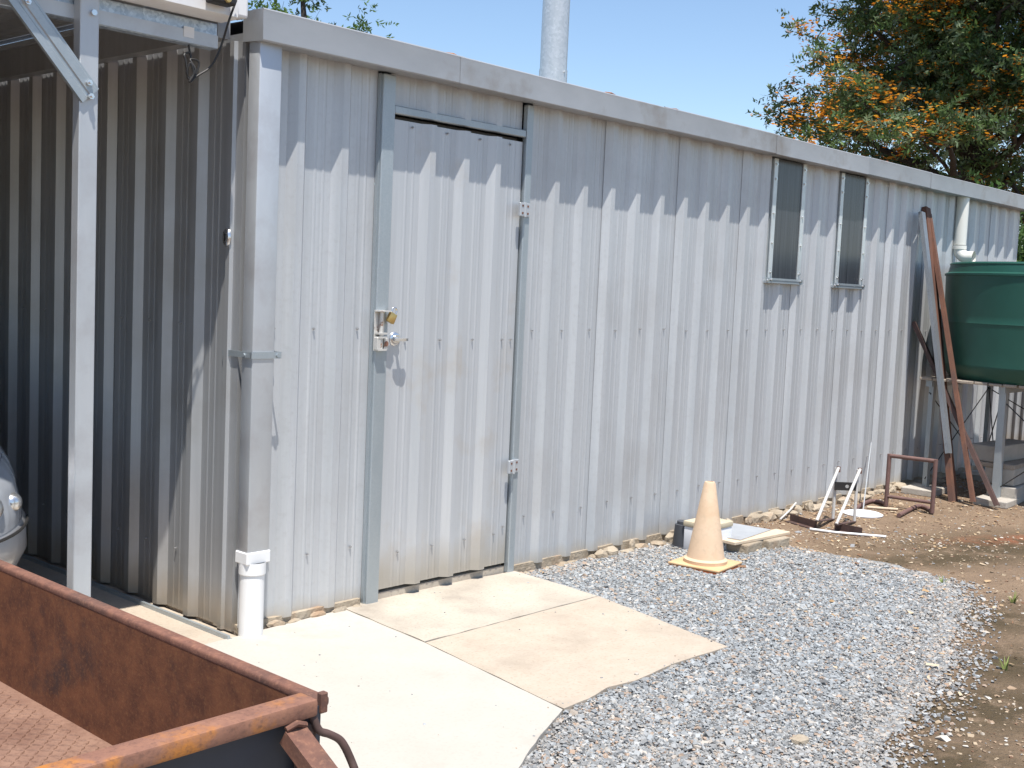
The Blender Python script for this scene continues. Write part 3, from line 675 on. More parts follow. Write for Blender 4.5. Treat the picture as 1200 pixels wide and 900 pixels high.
# ------------------------------------------------------------------ rusty box trailer
TX0, TX1, TY0, TY1, TF, TT = -2.86, -1.60, -2.335, -.30, .388, .682
trl = thing('box_trailer', 'rusty open box trailer with a tread plate floor', 'trailer', ((TX0 + TX1) / 2, (TY0 + TY1) / 2, 0))
bm = new(); box(bm, (TX0, TY0, TF - .01), (TX1, TY1, TF)); flo = obj('floor', bm, 'rust_floor', trl)
bm = new(); k = 0; y = TY0 + .02
while y < TY1 - .02:
    x = TX0 + .02; k2 = k
    while x < TX1 - .02:
        a = math.radians(40 if k2 % 2 else -50); c = Vector((x, y, TF + .0002)); d = Vector((math.cos(a), math.sin(a), 0)) * .0125; s = Vector((-d.y, d.x, 0)) * .27
        if y < -.9:
            v = [bm.verts.new(c + q) for q in (-d, -s, d, s)]; tp = [bm.verts.new(c + q * .55 + Vector((0, 0, .0028))) for q in (-d, -s, d, s)]
            bm.faces.new(tp)
            for j in range(4): bm.faces.new((v[j], v[(j + 1) % 4], tp[(j + 1) % 4], tp[j]))
        x += .0215; k2 += 1
    y += .0215; k += 1
stuff(obj('tread_pattern', bm, 'rust_floor', flo))
for x0, x1 in ((TX1, TX1 + .004), (TX0 - .004, TX0)):
    bm = new(); box(bm, (x0, TY0 + .004, TF - .06), (x1, TY1, TT - .005)); sp_ = obj('side_panel', bm, 'rust_side', trl)
    xc = (x0 + x1) / 2; bm = new(); sg = 1 if x0 > -2 else -1; beam(bm, (xc + sg * .012, TY0 + .008, TT), (xc + sg * .012, TY1, TT), .030, .019, None, .006, 3); obj('top_rail', bm, 'rust', sp_, 40)
for y0, y1, nm in ((TY0 - .004, TY0, 'tail'), (TY1, TY1 + .004, 'front')):
    bm = new(); box(bm, (TX0, y0, TF - .06), (TX1 - .002, y1, TT + .002)); ep = obj('end_panel', bm, 'trailer_paint', trl)
    yc = y0 - .010 if nm == 'tail' else y1
    bm = new(); beam(bm, (TX0, yc, TT + .016), (TX1 - .036, yc, TT + .016), .052, .032, None, .006, 2); obj('end_rail', bm, 'rust_rail', ep, 40)
bm = new(); box(bm, (TX1 - .006, TY0 - .010, TT - .012), (TX1 + .010, TY0 + .004, TT + .026), .002); obj('corner_tab', bm, 'rust', trl)
bm = new(); box(bm, (TX1 - .062, TY0 - .030, TF - .08), (TX1 - .030, TY0 - .0045, TT - .012), .003); obj('corner_post', bm, 'rust_dark', trl)
# sloping channel stay and bent latch handle at the tail corner
p0 = wp(346, 853, -2.372); p1 = wp(400, 925, -2.49); 
bm = new(); section(bm, p0, p1, [(-.022, -.030), (-.022, 0), (.022, 0), (.022, -.030)], (0, -.6, .8)); thicken(bm, .004); stay = obj('tailgate_stay', bm, 'rust', trl)
bm = new(); tube(bm, [p0 + Vector((-.02, 0, .002)), p0 + Vector((0, -.004, .009)), p0 + Vector((.022, 0, .0))], .006, 8); obj('weld_bead', bm, 'rust', stay, 40)
hp = [wp(352, 842, -2.36), wp(361, 834, -2.36), wp(367, 842, -2.365), wp(374, 856, -2.37), wp(385, 860, -2.375), wp(397, 866, -2.38), wp(404, 875, -2.385), wp(411, 890, -2.39), wp(417, 906, -2.40), wp(424, 930, -2.40)]
bm = new(); tube(bm, spline(hp, 5), .0075, 8); obj('latch_handle', bm, 'rust_dark', trl, 50)
# running gear below the deck
for x in (TX0 - .14, TX1 + .14):
    c = Vector((x, -1.25, .26)); sx = -1 if x < -2 else 1; bm = new(); lathe(bm, [(.16, -.07), (.25, -.08), (.28, -.06), (.285, 0), (.28, .06), (.25, .08), (.16, .07)], 28)
    mt = Matrix.Translation(c) @ Matrix.Rotation(sx * math.pi / 2, 4, 'Y'); bmesh.ops.transform(bm, matrix=mt, verts=bm.verts); w = obj('wheel', bm, 'rubber', trl, 40)
    bm = new(); lathe(bm, [(0, .05), (.05, .05), (.06, .03), (.15, .03), (.165, .07)], 20); bmesh.ops.transform(bm, matrix=mt, verts=bm.verts); obj('rim', bm, 'rust', w, 40)
bm = new(); beam(bm, (TX0 - .1, -1.25, .26), (TX1 + .1, -1.25, .26), .045, .045); obj('axle', bm, 'rust_dark', trl)
for x in (TX0 + .2, TX1 - .2): 
    bm = new(); beam(bm, (x, TY0 + .02, TF - .045), (x, TY1, TF - .045), .05, .06); obj('chassis_rail', bm, 'rust_dark', trl)
    bm = new(); beam(bm, (x, -1.25, .28), (x, -1.25, TF - .07), .05, .30); obj('spring_mount', bm, 'rust_dark', trl)
xm = (TX0 + TX1) / 2
for x in (TX0 + .25, TX1 - .25):
    bm = new(); beam(bm, (x, TY1 - .05, TF - .04), (xm + (.03 if x > xm else -.03), TY1 + .5, TF - .03), .05, .05); obj('drawbar', bm, 'rust_dark', trl)
bm = new(); tube(bm, [(xm, TY1 + .46, 0), (xm, TY1 + .46, .42)], .02, 12); lathe(bm, [(.05, 0), (.05, .012), (.0, .014)], 16, (xm, TY1 + .46, -.008)); obj('jockey_stand', bm, 'rust_dark', trl)

# ------------------------------------------------------------------ traffic cone
cc = (gp(787, 658) + gp(858, 655)) / 2; cc = Vector((2.525, -.535, GZ + .008))
cone = thing('traffic_cone', 'sun-faded pale orange traffic cone on a square base', 'traffic cone', cc)
bm = new(); lathe(bm, [(.118, .0), (.120, .02), (.104, .030), (.100, .045), (.032, .435), (.026, .446), (.018, .448), (.016, .43)], 40, cc + Vector((0, 0, .018))); obj('cone_body', bm, 'cone', cone, 40)
c0, c1, c2, c3 = [gp(*q, GZ + .012) for q in ((788, 656), (826, 668), (858, 653), (818, 643))]
bc = (c0 + c1 + c2 + c3) / 4
def sq(bm, h0, h1, hs, bev, rot):
    t = new(); box(t, (-hs, -hs, h0), (hs, hs, h1), bev, 2); bmesh.ops.rotate(t, matrix=Matrix.Rotation(rot, 3, 'Z'), verts=t.verts, cent=(0, 0, 0)); bmesh.ops.translate(t, vec=(cc.x, cc.y, cc.z), verts=t.verts); merge(bm, t); return bm
obj('cone_base', sq(new(), .008, .020, .152, .004, .12), 'cone_base', cone, 40)
obj('base_edge', sq(new(), -.004, .0075, .149, .002, .12), 'cone_edge', cone)
# ------------------------------------------------------------------ things behind the cone
b0 = Vector((2.86, -.33, GZ)); tub = thing('plastic_tub', 'white plastic tub with a yellowed lid behind the traffic cone', 'tub', b0)
def oriented(bm, lo, hi, rot, c, bev=0):
    t = new(); box(t, lo, hi, bev, 2); bmesh.ops.rotate(t, matrix=Matrix.Rotation(rot, 3, 'Z'), verts=t.verts, cent=(0, 0, 0)); bmesh.ops.translate(t, vec=c, verts=t.verts); merge(bm, t); return bm
obj('tub_body', oriented(new(), (-.115, -.09, 0), (.115, .09, .15), .0, b0, .006), 'box_white', tub, 40)
lid = obj('lid', oriented(new(), (-.12, -.095, .15), (.12, .095, .182), .0, b0, .006), 'box_lid', tub, 40)
bm = new()
for i, (dx, w, h) in enumerate(((.01, .012, .026), (.04, .004, .02), (.066, .010, .022), (.092, .005, .026))):
    box(bm, (b0.x + dx, b0.y - .0925, .045 + b0.z), (b0.x + dx + w, b0.y - .091, .045 + h + b0.z))
for i in range(3): box(bm, (b0.x + .064 + i * .011, b0.y - .0935, b0.z + .055 + i * .003), (b0.x + .071 + i * .011, b0.y - .0928, b0.z + .075 - i * .003))
obj('printed_marks', bm, 'ink', tub)
b1 = Vector((2.80, -.20, GZ)); bkt = thing('plastic_pot', 'upturned charcoal plastic pot between the traffic cone and the shed', 'pot', b1)
bm = new(); lathe(bm, [(.058, 0), (.060, .02), (.050, .140), (.050, .146), (.038, .148), (.038, .165), (.0, .167)], 20, b1); obj('pot_body', bm, 'greyplastic', bkt, 40)
bm = new(); lathe(bm, [(.060, .002), (.065, .004), (.065, .02), (.060, .022)], 20, b1); obj('pot_rim', bm, 'greyplastic', bkt, 40)
pv = Vector((3.24, -.42, GZ))
for i, (x, y, rot) in enumerate(((3.04, -.47, .12), (3.26, -.51, -.05))):
    bm = new(); oriented(bm, (-.11, -.07, 0), (.11, .07, .065), rot, (x, y, GZ), .008); tag(obj('paver', bm, 'footing'), 'broken tan paver under the propped board, ' + ('beside the white tub' if i == 0 else 'at its far end from the tub'), 'paver')
bm = new(); oriented(bm, (-.26, -.05, .066), (.30, .05, .084), -.08, (3.13, -.48, GZ), .003); tag(obj('board', bm, 'board'), 'short sun-bleached timber board lying across two pavers', 'board')
bm = new(); oriented(bm, (-.22, -.17, .086), (.20, .15, .090), .1, (3.14, -.31, GZ)); tag(obj('sheet_offcut', bm, 'galv_light'), 'flat pale metal offcut lying behind the board near the tub', 'metal sheet')
for i, (x, y) in enumerate(((3.03, -.22), (3.28, -.25))):
    bm = new(); oriented(bm, (-.06, -.05, 0), (.06, .05, .083), .3, (x, y, GZ), .01); tag(obj('rubble_block', bm, 'footing'), 'tan rubble block propping up the pale metal offcut at its ' + ('end by the tub' if i == 0 else 'end away from the tub'), 'block', 'rubble blocks under the offcut')

# ------------------------------------------------------------------ A-shaped stands
def a_stand(vert, slant, pl0, pl1, h, label):
    t = thing('steel_prop', label, 'steel prop', vert, 'steel props by the shed')
    bm = new(); tube(bm, [vert + Vector((0, 0, .0)), vert + Vector((0, 0, h))], .0105, 10); obj('upright', bm, 'prop_steel', t, 40)
    tp = vert + Vector((-.006, -.02, h + .005)); bm = new(); tube(bm, [slant + Vector((0, 0, .01)), tp], .0105, 10); obj('stay', bm, 'prop_steel', t, 40)
    bm = new(); tube(bm, [tp + Vector((0, 0, -.03)), tp + Vector((.003, .002, .008))], .0130, 10); obj('rusty_end', bm, 'rust_beam', t, 40)
    d = (pl1 - pl0).normalized(); bm = new(); section(bm, pl0, pl1, [(.05, .002), (0, .002), (0, .052)], (0, 0, 1)); thicken(bm, .005); obj('base_angle', bm, 'rust_dark', t)
    bm = new(); beam(bm, vert + Vector((0, 0, .006)), slant + Vector((0, 0, .006)), .03, .006); obj('foot_strap', bm, 'rust_dark', t)
    return t
va, vb = gp(976, 609), gp(1001, 612)
a_stand(va, gp(957, 612, .02), gp(926, 611), gp(957, 620), .355, 'white steel prop on a brown angle base, nearer the cone')
t2 = a_stand(vb, gp(980, 616, .02), gp(978, 621), gp(1010, 628), .36, 'white steel prop on a brown angle base, nearer the rusty frame')
bm = new(); pa, pb = va + Vector((0, 0, .235)), vb + Vector((0, 0, .245)); dd = (pb - pa).normalized(); 
sdir = dd.cross(Vector((0, 0, 1))).normalized()
ring = []; hole = []
for k in range(16):
    a = 2 * math.pi * k / 16; ca, sa = math.cos(a), math.sin(a); q = max(abs(ca), abs(sa)); L = (pb - pa).length
    ring.append((ca / q * L * .5, sa / q * .028)); hole.append((ca * .012 + .012, sa * .012))
mid = (pa + pb) / 2 + sdir * .018
R_ = [bm.verts.new(mid + dd * x_ + Vector((0, 0, z_))) for x_, z_ in ring]; H_ = [bm.verts.new(mid + dd * x_ + Vector((0, 0, z_))) for x_, z_ in hole]
for k in range(16): bm.faces.new((R_[k], R_[(k + 1) % 16], H_[(k + 1) % 16], H_[k]))
thicken(bm, .006); cb = obj('cross_plate', bm, 'blacksteel', t2)
# pale disc base with its thin pole
dc = gp(1011, 603); ds = thing('round_stand', 'white round floor stand base with a thin leaning pole', 'stand', dc)
bm = new(); lathe(bm, [(.135, 0), (.138, .008), (.12, .016), (.04, .03), (.0, .032)], 36, dc); obj('disc', bm, 'box_white', ds, 40)
bm = new(); top_ = wp(1021, 519, -.05); tube(bm, [dc + Vector((0, 0, .02)), top_], .0045, 8); obj('pole', bm, 'galv_light', ds, 40)
bm = new(); lathe(bm, [(.0, .010), (.006, .007), (.007, 0), (.0, -.007)], 12, top_); obj('knob', bm, 'galv_light', ds, 40)
# rusty rectangular frame with bent feet
fa, fb_ = gp(1038, 595), gp(1092, 603); hgt = .395
rf = thing('pipe_frame_stand', 'rusty rectangular pipe frame with bent feet standing by the shed', 'pipe frame', (fa + fb_) / 2)
for p in (fa, fb_):
    bm = new(); tube(bm, [p + Vector((0, 0, .012)), p + Vector((0, 0, hgt))], .0155, 10); obj('upright', bm, 'rust_purple', rf, 40)
for h_, r_ in ((hgt - .012, .015), (.085, .013)):
    bm = new(); tube(bm, [fa + Vector((0, 0, h_)), fb_ + Vector((0, 0, h_))], r_, 10); obj('rail', bm, 'rust_purple', rf, 40)
for pts in ([fb_, gp(1086, 598), gp(1076, 596), gp(1066, 600), gp(1053, 607)], [fa, gp(1034, 592), gp(1022, 590), gp(1012, 593), gp(1003, 599)]):
    bm = new(); tube(bm, spline([p + Vector((0, 0, .018)) for p in pts], 4), .0155, 10); obj('foot', bm, 'rust_purple', rf, 40)
# loose conduit and rods
bm = new(); tube(bm, [gp(949, 622) + Vector((0, 0, .012)), gp(980, 626) + Vector((0, 0, .011)), gp(1038, 631) + Vector((0, 0, .012))], .008, 10); tag(obj('conduit', bm, 'pvc', None, 40), 'white plastic conduit lying on the dirt before the steel props', 'conduit')
bm = new(); tube(bm, [gp(1016, 596) + Vector((0, 0, .01)), gp(1052, 599) + Vector((0, 0, .012))], .010, 8); tag(obj('pale_stick', bm, 'board', None, 40), 'pale stick lying on the dirt under the rusty frame', 'stick')
bm = new(); tube(bm, [gp(914, 612) + Vector((0, 0, .02)), gp(924, 606) + Vector((0, 0, .04)), gp(932, 601) + Vector((0, 0, .07))], .006, 8); tag(obj('white_offcut', bm, 'prop_steel', None, 40), 'short bent white pipe offcut on rubble by the shed wall', 'pipe offcut')

# ------------------------------------------------------------------ leaning steel
def leaning(name, bottom, top_, prof, m, label, cat='steel section', up=(0, -1, 0)):
    bm = new(); section(bm, bottom, top_, prof, up); thicken(bm, .005); return tag(obj(name, bm, m), label, cat)
ch = [(-.045, -.04), (-.045, 0), (.045, 0), (.045, -.04)]
leaning('rusty_channel', gp(1120, 588), wp(1088, 243, -.052), ch, 'rust_beam', 'wide rusty steel channel leaning on the shed, brown to the top')
a_, b_ = gp(1117, 588), wp(1082, 247, -.075); d_ = b_ - a_
leaning('grey_channel', a_ + d_ * .165 + Vector((-.028, -.03, 0)), a_ + d_ * .995 + Vector((-.025, -.012, 0)), [(-.032, -.03), (-.032, 0), (.032, 0), (.032, -.03)], 'galv_dull', 'grey galvanised channel resting against the wide rusty channel')
leaning('rusty_angle', gp(1143, 588, .005), wp(1091, 250, -.06), [(-.022, -.03), (-.022, 0), (.016, 0)], 'rust_beam', 'slim rusty steel angle leaning on the shed beside the green tank')
leaning('brown_angle', gp(1171, 592, .005), wp(1073, 377, -.045), [(-.028, -.03), (-.028, 0), (.022, 0)], 'rust_dark', 'short dark brown steel angle leaning low against the shed')

# ------------------------------------------------------------------ tank on its stand
TC = Vector((6.78, -.93, 0)); PZ = .885
st = thing('tank_stand', 'steel leg tank stand with weathered timber deck and rod bracing', 'tank stand', (TC.x, TC.y, GZ))
sx0, sx1, sy0, sy1 = 6.13, 7.36, -1.62, -.24
LEG2 = -.80; legs = [(sx0, sy1), (sx0, LEG2), (sx0, sy0), (sx1, sy1), (sx1, sy0)]
for x, y in legs:
    bm = new(); section(bm, (x, y, GZ + .05), (x, y, PZ - .03), [(-.028, .028), (-.028, -.028), (.028, -.028)] if (x, y) != (sx0, LEG2) else [(-.026, .026), (-.026, -.026), (.03, -.026), (.03, .026)], (0, 1, 0)); thicken(bm, .005); obj('leg', bm, 'galv_light' if x < 6 else 'galv', st)
for y in (sy1, LEG2, sy0):
    bm = new(); beam(bm, (sx0 - .05, y, PZ - .045), (sx1 + .05, y, PZ - .045), .05, .05); obj('bearer', bm, 'galv', st)
y = sy0 - .06
while y < sy1 + .06:
    bm = new(); w = .096; box(bm, (sx0 - .10 + random.uniform(-.02, .012), y, PZ - .019), (sx1 + .10, y + w, PZ + random.uniform(-.001, .003)), .003); obj('deck_board', bm, 'timber', st); y += .108
def rod(a, b): 
    bm = new(); tube(bm, [a, b], .0045, 6); obj('brace_rod', bm, 'blacksteel', st)
zl, zh = .08, PZ - .12
for (xa, ya), (xb, yb) in (((sx0, sy1), (sx1, sy1)), ((sx0, LEG2), (sx0, sy0)), ((sx1, sy1), (sx1, sy0)), ((sx0, sy0), (sx1, sy0)), ((sx0, LEG2), (sx1, sy1))):
    rod((xa, ya, zl), (xb, yb, zh)); rod((xa, ya + .012, zh), (xb, yb + .012, zl))
for i, (x, y) in enumerate(legs):
    bm = new(); oriented(bm, (-.17, -.12, 0), (.15, .13, .05), random.uniform(-.15, .15), (x - .02, y - .02, GZ), .006)
    tag(obj('concrete_pad', bm, 'block'), 'flat concrete pad under the tank stand leg ' + ('by the rusty channel foot', 'where two leaning rusty angles rest', 'at the outer front corner', 'behind the block pile by the shed wall', 'at the outer corner nearest the iron fence')[i], 'concrete pad', 'concrete pads under the tank stand')
tank = thing('water_tank', 'round dark green plastic water tank on a steel stand', 'water tank', TC + Vector((0, 0, PZ)))
tz = PZ + .004; KT = .84 / .80
bm = new(); lathe(bm, [(a_ * KT, b_) for a_, b_ in [(0, tz), (.715, tz), (.742, tz + .03), (.772, tz + .10), (.7785, tz + .115)] + [(.778 + .031 * (h_ - .115) + (.0025 if abs(h_ - .44) < .004 else 0), tz + h_) for h_ in (.12, .2, .3, .4, .434, .44, .446, .5, .6, .7, .8)]], 72, TC); obj('tank_body', bm, 'tank', tank, 35)
bm = new(); lathe(bm, [(a_ * KT, b_) for a_, b_ in [(.800, tz + .80), (.808, tz + .803), (.808, tz + .818), (.797, tz + .823), (.785, tz + .829), (.772, tz + .885), (.776, tz + .893), (.770, tz + .903), (.755, tz + .907), (.70, tz + .895), (.26, tz + .905), (.26, tz + .915), (0, tz + .918)]], 72, TC); obj('tank_top', bm, 'tank', tank, 35)
# concrete blocks under the stand
for i, (x, y, z, L, rot) in enumerate(((6.42, -.80, GZ, .50, .10), (6.44, -.78, GZ + .135, .46, .02), (6.54, -.68, GZ + .30, .66, -.08))):
    bm = new(); oriented(bm, (-L / 2, -.11, 0), (L / 2, .11, .13 if i < 2 else .125), rot, (x, y, z), .008)
    tag(obj('concrete_block', bm, 'block'), ('concrete block at the bottom of the pile under the tank', 'concrete block in the middle of the pile under the tank', 'long concrete block on top of the pile under the tank')[i], 'block')
bm = new(); oriented(bm, (-.30, -.14, .262), (.38, .14, .298), .05, (6.50, -.74, GZ), .004); tag(obj('dark_plank', bm, 'timber'), 'grey timber plank sandwiched in the concrete block pile', 'plank')

# ------------------------------------------------------------------ corrugated fence beyond the shed
fence = thing('iron_fence', 'rusty corrugated iron fence beyond the far end of the shed', 'fence', (9.6, 0, GZ))
for k in range(9):
    y0 = 2.2 - k * .76; bm = new(); pr = []
    n = 40
    for j in range(n + 1):
        yy = y0 - .78 * j / n; pr.append((9.6 + .022 * math.cos(2 * math.pi * (yy) / .076) - .003 * (k % 2), yy))
    A = [bm.verts.new((x, y, GZ)) for x, y in pr]; B = [bm.verts.new((x, y, 1.55)) for x, y in pr]
    for j in range(n): bm.faces.new((A[j], A[j + 1], B[j + 1], B[j]))
    obj('fence_sheet', bm, 'rust_beam' if k % 3 == 1 else 'zinc_old', fence, 60)
for z in (.4, 1.3):
    bm = new(); beam(bm, (9.66, 2.2, z), (9.66, -4.6, z), .05, .07); obj('fence_rail', bm, 'timber', fence)
for y in (2.1, .2, -1.8, -3.8):
    bm = new(); beam(bm, (9.73, y, GZ), (9.73, y, 1.5), .09, .09); obj('fence_post', bm, 'timber', fence)

# ------------------------------------------------------------------ loose stones, litter, grass
def inside(poly, pts):
    x, y = pts[:, 0], pts[:, 1]; r = np.zeros(len(pts), bool); n = len(poly)
    for i in range(n):
        (xa, ya), (xb, yb) = poly[i][:2], poly[(i + 1) % n][:2]
        c = ((ya > y) != (yb > y)); t = (xb - xa) * (y - ya) / (yb - ya + 1e-12) + xa; r ^= c & (x < t)
    return r
def edge_dist(poly, pts):
    d = np.full(len(pts), 1e9); n = len(poly)
    for i in range(n):
        a = np.array(poly[i][:2]); b = np.array(poly[(i + 1) % n][:2]); ab = b - a; t = np.clip(((pts - a) @ ab) / (ab @ ab + 1e-12), 0, 1)
        d = np.minimum(d, np.hypot(*(pts - a - t[:, None] * ab).T))
    return d
CUBE = np.array([(-1, -1, -1), (1, -1, -1), (1, 1, -1), (-1, 1, -1), (-1, -1, 1), (1, -1, 1), (1, 1, 1), (-1, 1, 1)], float)
CF = np.array([(0, 3, 2, 1), (4, 5, 6, 7), (0, 1, 5, 4), (1, 2, 6, 5), (2, 3, 7, 6), (3, 0, 4, 7)])
def quad_mesh(name, V, Fc, cols, m, parent=None):
    """V (n,3), Fc (k,4), cols (k,3) per face"""
    me = bpy.data.meshes.new(name); me.vertices.add(len(V)); me.vertices.foreach_set('co', V.astype(np.float32).ravel())
    k = len(Fc); me.loops.add(k * 4); me.loops.foreach_set('vertex_index', Fc.astype(np.int32).ravel())
    me.polygons.add(k); me.polygons.foreach_set('loop_start', np.arange(0, k * 4, 4, dtype=np.int32))
    me.polygons.foreach_set('use_smooth', np.zeros(k, bool)); me.update(calc_edges=True)
    a = me.attributes.new('col', 'FLOAT_COLOR', 'FACE'); a.data.foreach_set('color', np.concatenate([cols, np.ones((k, 1))], 1).astype(np.float32).ravel())
    me.materials.append(M[m]); o = bpy.data.objects.new(name, me); COL.objects.link(o)
    if parent is not None: o.parent = parent; o.matrix_parent_inverse = Matrix.Translation(parent_origin(parent)).inverted()
    return o
def rotmats(n):
    q = RNG.normal(size=(n, 4)); q /= np.linalg.norm(q, axis=1)[:, None]; w, x, y, z = q.T
    return np.stack([1 - 2 * (y * y + z * z), 2 * (x * y - z * w), 2 * (x * z + y * w), 2 * (x * y + z * w), 1 - 2 * (x * x + z * z), 2 * (y * z - x * w), 2 * (x * z - y * w), 2 * (y * z + x * w), 1 - 2 * (x * x + y * y)], 1).reshape(n, 3, 3)
def stones(name, pos, size, pal, pw, flat=.65, warm=None):
    n = len(pos); c = CUBE[None] * (1 + RNG.uniform(-.45, .25, (n, 8, 3))); c = c * (size[:, None, None] * RNG.uniform(.6, 1.3, (n, 1, 3)) * .5)
    c = np.einsum('nij,nkj->nki', rotmats(n), c); c[:, :, 2] *= flat; V = (c + pos[:, None]).reshape(-1, 3)
    Fc = (CF[None] + 8 * np.arange(n)[:, None, None]).reshape(-1, 4)
    base = np.array(pal)[RNG.choice(len(pal), n, p=pw)] * RNG.uniform(.80, 1.18, (n, 1)); base = base if warm is None else base * (1 + warm[:, None] * np.array([(.16, .0, -.14)])); cols = np.repeat(base, 6, 0)
    return quad_mesh(name, V, Fc, np.clip(cols, 0, .8), 'stone')
SLABS = [[A0, A3, A2, A1, (.45, .06)], [A3, B3] + edge[::-1] + [B2, A2], [(-.26, -.06), (-3.6, -.09), (-3.6, -3.2), (-1.3, -3.2), (-.75, -2.25)] + e2[::-1] + [B3, A3, A0, (.40, -.02)]]
def scatter(n, x0, x1, y0, y1): return np.stack([RNG.uniform(x0, x1, n), RNG.uniform(y0, y1, n)], 1)
pts = scatter(290000, -.4, 3.4, -2.9, .0)
ins = inside(GR, pts); ed = edge_dist(GR, pts)
fuzz = np.array([noise.noise(Vector((p[0] * 3, p[1] * 3, 1))) for p in pts[:, :2]]) * .10
keep = np.where(ins, ed > .34 * RNG.random(len(pts)) ** 2.2 + fuzz * .6 - .05, ed < .22 * RNG.random(len(pts)) ** 8 + np.maximum(fuzz, 0) * .10)
for s_ in SLABS: keep &= ~(inside(s_, pts) | (edge_dist(s_, pts) < .004))
keep &= pts[:, 1] < -.02
keep &= ~((np.abs(pts[:, 0] - cc.x) < .17) & (np.abs(pts[:, 1] - cc.y) < .17))
pts = pts[keep]; far = np.hypot(pts[:, 0] - CAM.x, pts[:, 1] - CAM.y)
pos = np.concatenate([pts, (GZ + .004 + RNG.random(len(pts)) * .012 * np.clip(np.where(inside(GR, pts), ed[keep] / .15, 0), .1, 1) + .010 * np.exp(-np.min([edge_dist(s_, pts) for s_ in SLABS], 0) / .05))[:, None]], 1)
sz = RNG.lognormal(math.log(.0076), .42, len(pts)).clip(.004, .024); print('stones', len(pts))
PAL = [(.265, .28, .288), (.33, .347, .353), (.21, .22, .225), (.38, .352, .315), (.345, .265, .205), (.45, .44, .415), (.13, .13, .13)]
stuff(tag(stones('gravel', pos, sz, PAL, [.29, .27, .18, .10, .08, .04, .04], .65, np.clip(np.maximum((4.6 - far) / 2.2, .8 - ed[keep] / .4) + fuzz[keep] * 3, 0, 1) * RNG.random(len(pts)) * 1.15), 'loose blue-grey crushed gravel spread beside the pavement', 'gravel'))
pts = scatter(90000, .2, 8.0, -4.2, -.04)
d_in = inside(GR, pts); nz_ = np.array([noise.noise(Vector((p[0] * 1.1, p[1] * 1.1, 9))) for p in pts]); wall_near = np.exp(pts[:, 1] / .22) * (pts[:, 0] > 2.6)
keep = ~d_in & (RNG.random(len(pts)) < np.clip(.16 + nz_ * .45 + wall_near * .5, .04, 1))
for s_ in SLABS: keep &= ~(inside(s_, pts) | (edge_dist(s_, pts) < .03))
pts = pts[keep]; pos = np.concatenate([pts, np.full((len(pts), 1), GZ + .002)], 1); sz = RNG.lognormal(math.log(.0068), .55, len(pts)).clip(.003, .04)
stuff(tag(stones('dirt_stones', pos, sz, [(.36, .28, .19), (.29, .205, .135), (.43, .37, .30), (.25, .25, .25), (.18, .10, .06), (.52, .48, .42)], [.28, .29, .13, .12, .14, .04], .5), 'scattered small stones and crumbs on the bare dirt', 'stones'))
gp_ = []; open_edge = [np.array(p[:2]) for p in [A1, A2, B2] + edge + [B3] + e2]
def line_dist(q): return np.min([edge_dist([a, b], q) for a, b in zip(open_edge, open_edge[1:])], 0)
for s_, z_ in ((SLABS[0], .0), (SLABS[1], -.002), (SLABS[2], -.004)):
    q = scatter(30000, -1.2, 1.8, -3.0, 0); q = q[inside(s_, q)]
    q = q[RNG.random(len(q)) < .006 + .16 * np.exp(-line_dist(q) / .03)]; gp_.append(np.concatenate([q, np.full((len(q), 1), z_ + .001)], 1))
gp_ = np.concatenate(gp_)
stuff(tag(stones('grit', gp_, RNG.lognormal(math.log(.0035), .45, len(gp_)).clip(.0015, .010), PAL, [.2, .2, .16, .16, .16, .06, .06], .6), 'loose grit scattered over the concrete pavement', 'grit'))
# flakes of bark and dead leaf
pts = np.concatenate([scatter(1300, 1.5, 8.5, -4.2, -.1), scatter(500, 3.4, 7.2, -1.2, -.05), scatter(45, .3, 3.2, -2.6, -.2)])
keep = np.ones(len(pts), bool)
for s_ in SLABS: keep &= ~inside(s_, pts)
pts = pts[keep]; n = len(pts); L = RNG.lognormal(math.log(.009), .45, n).clip(.004, .03); W = L * RNG.uniform(.18, .5, n); a = RNG.uniform(0, 6.28, n); zb = GZ + .006 + np.where(inside(GR, pts), .014, 0)
V = np.zeros((n, 4, 3))
for j, (u, v) in enumerate(((-1, -1), (1, -1), (1, 1), (-1, 1))):
    V[:, j, 0] = pts[:, 0] + u * L * np.cos(a) - v * W * np.sin(a); V[:, j, 1] = pts[:, 1] + u * L * np.sin(a) + v * W * np.cos(a); V[:, j, 2] = zb + RNG.uniform(-.004, .008, n)
cols = np.array([(.40, .28, .16), (.52, .42, .29), (.20, .11, .06), (.38, .25, .13)])[RNG.choice(4, n)]
stuff(tag(quad_mesh('leaf_litter', V.reshape(-1, 3), np.arange(4 * n).reshape(-1, 4), cols, 'stone'), 'bark flakes and dead leaves littered over the dirt', 'litter'))
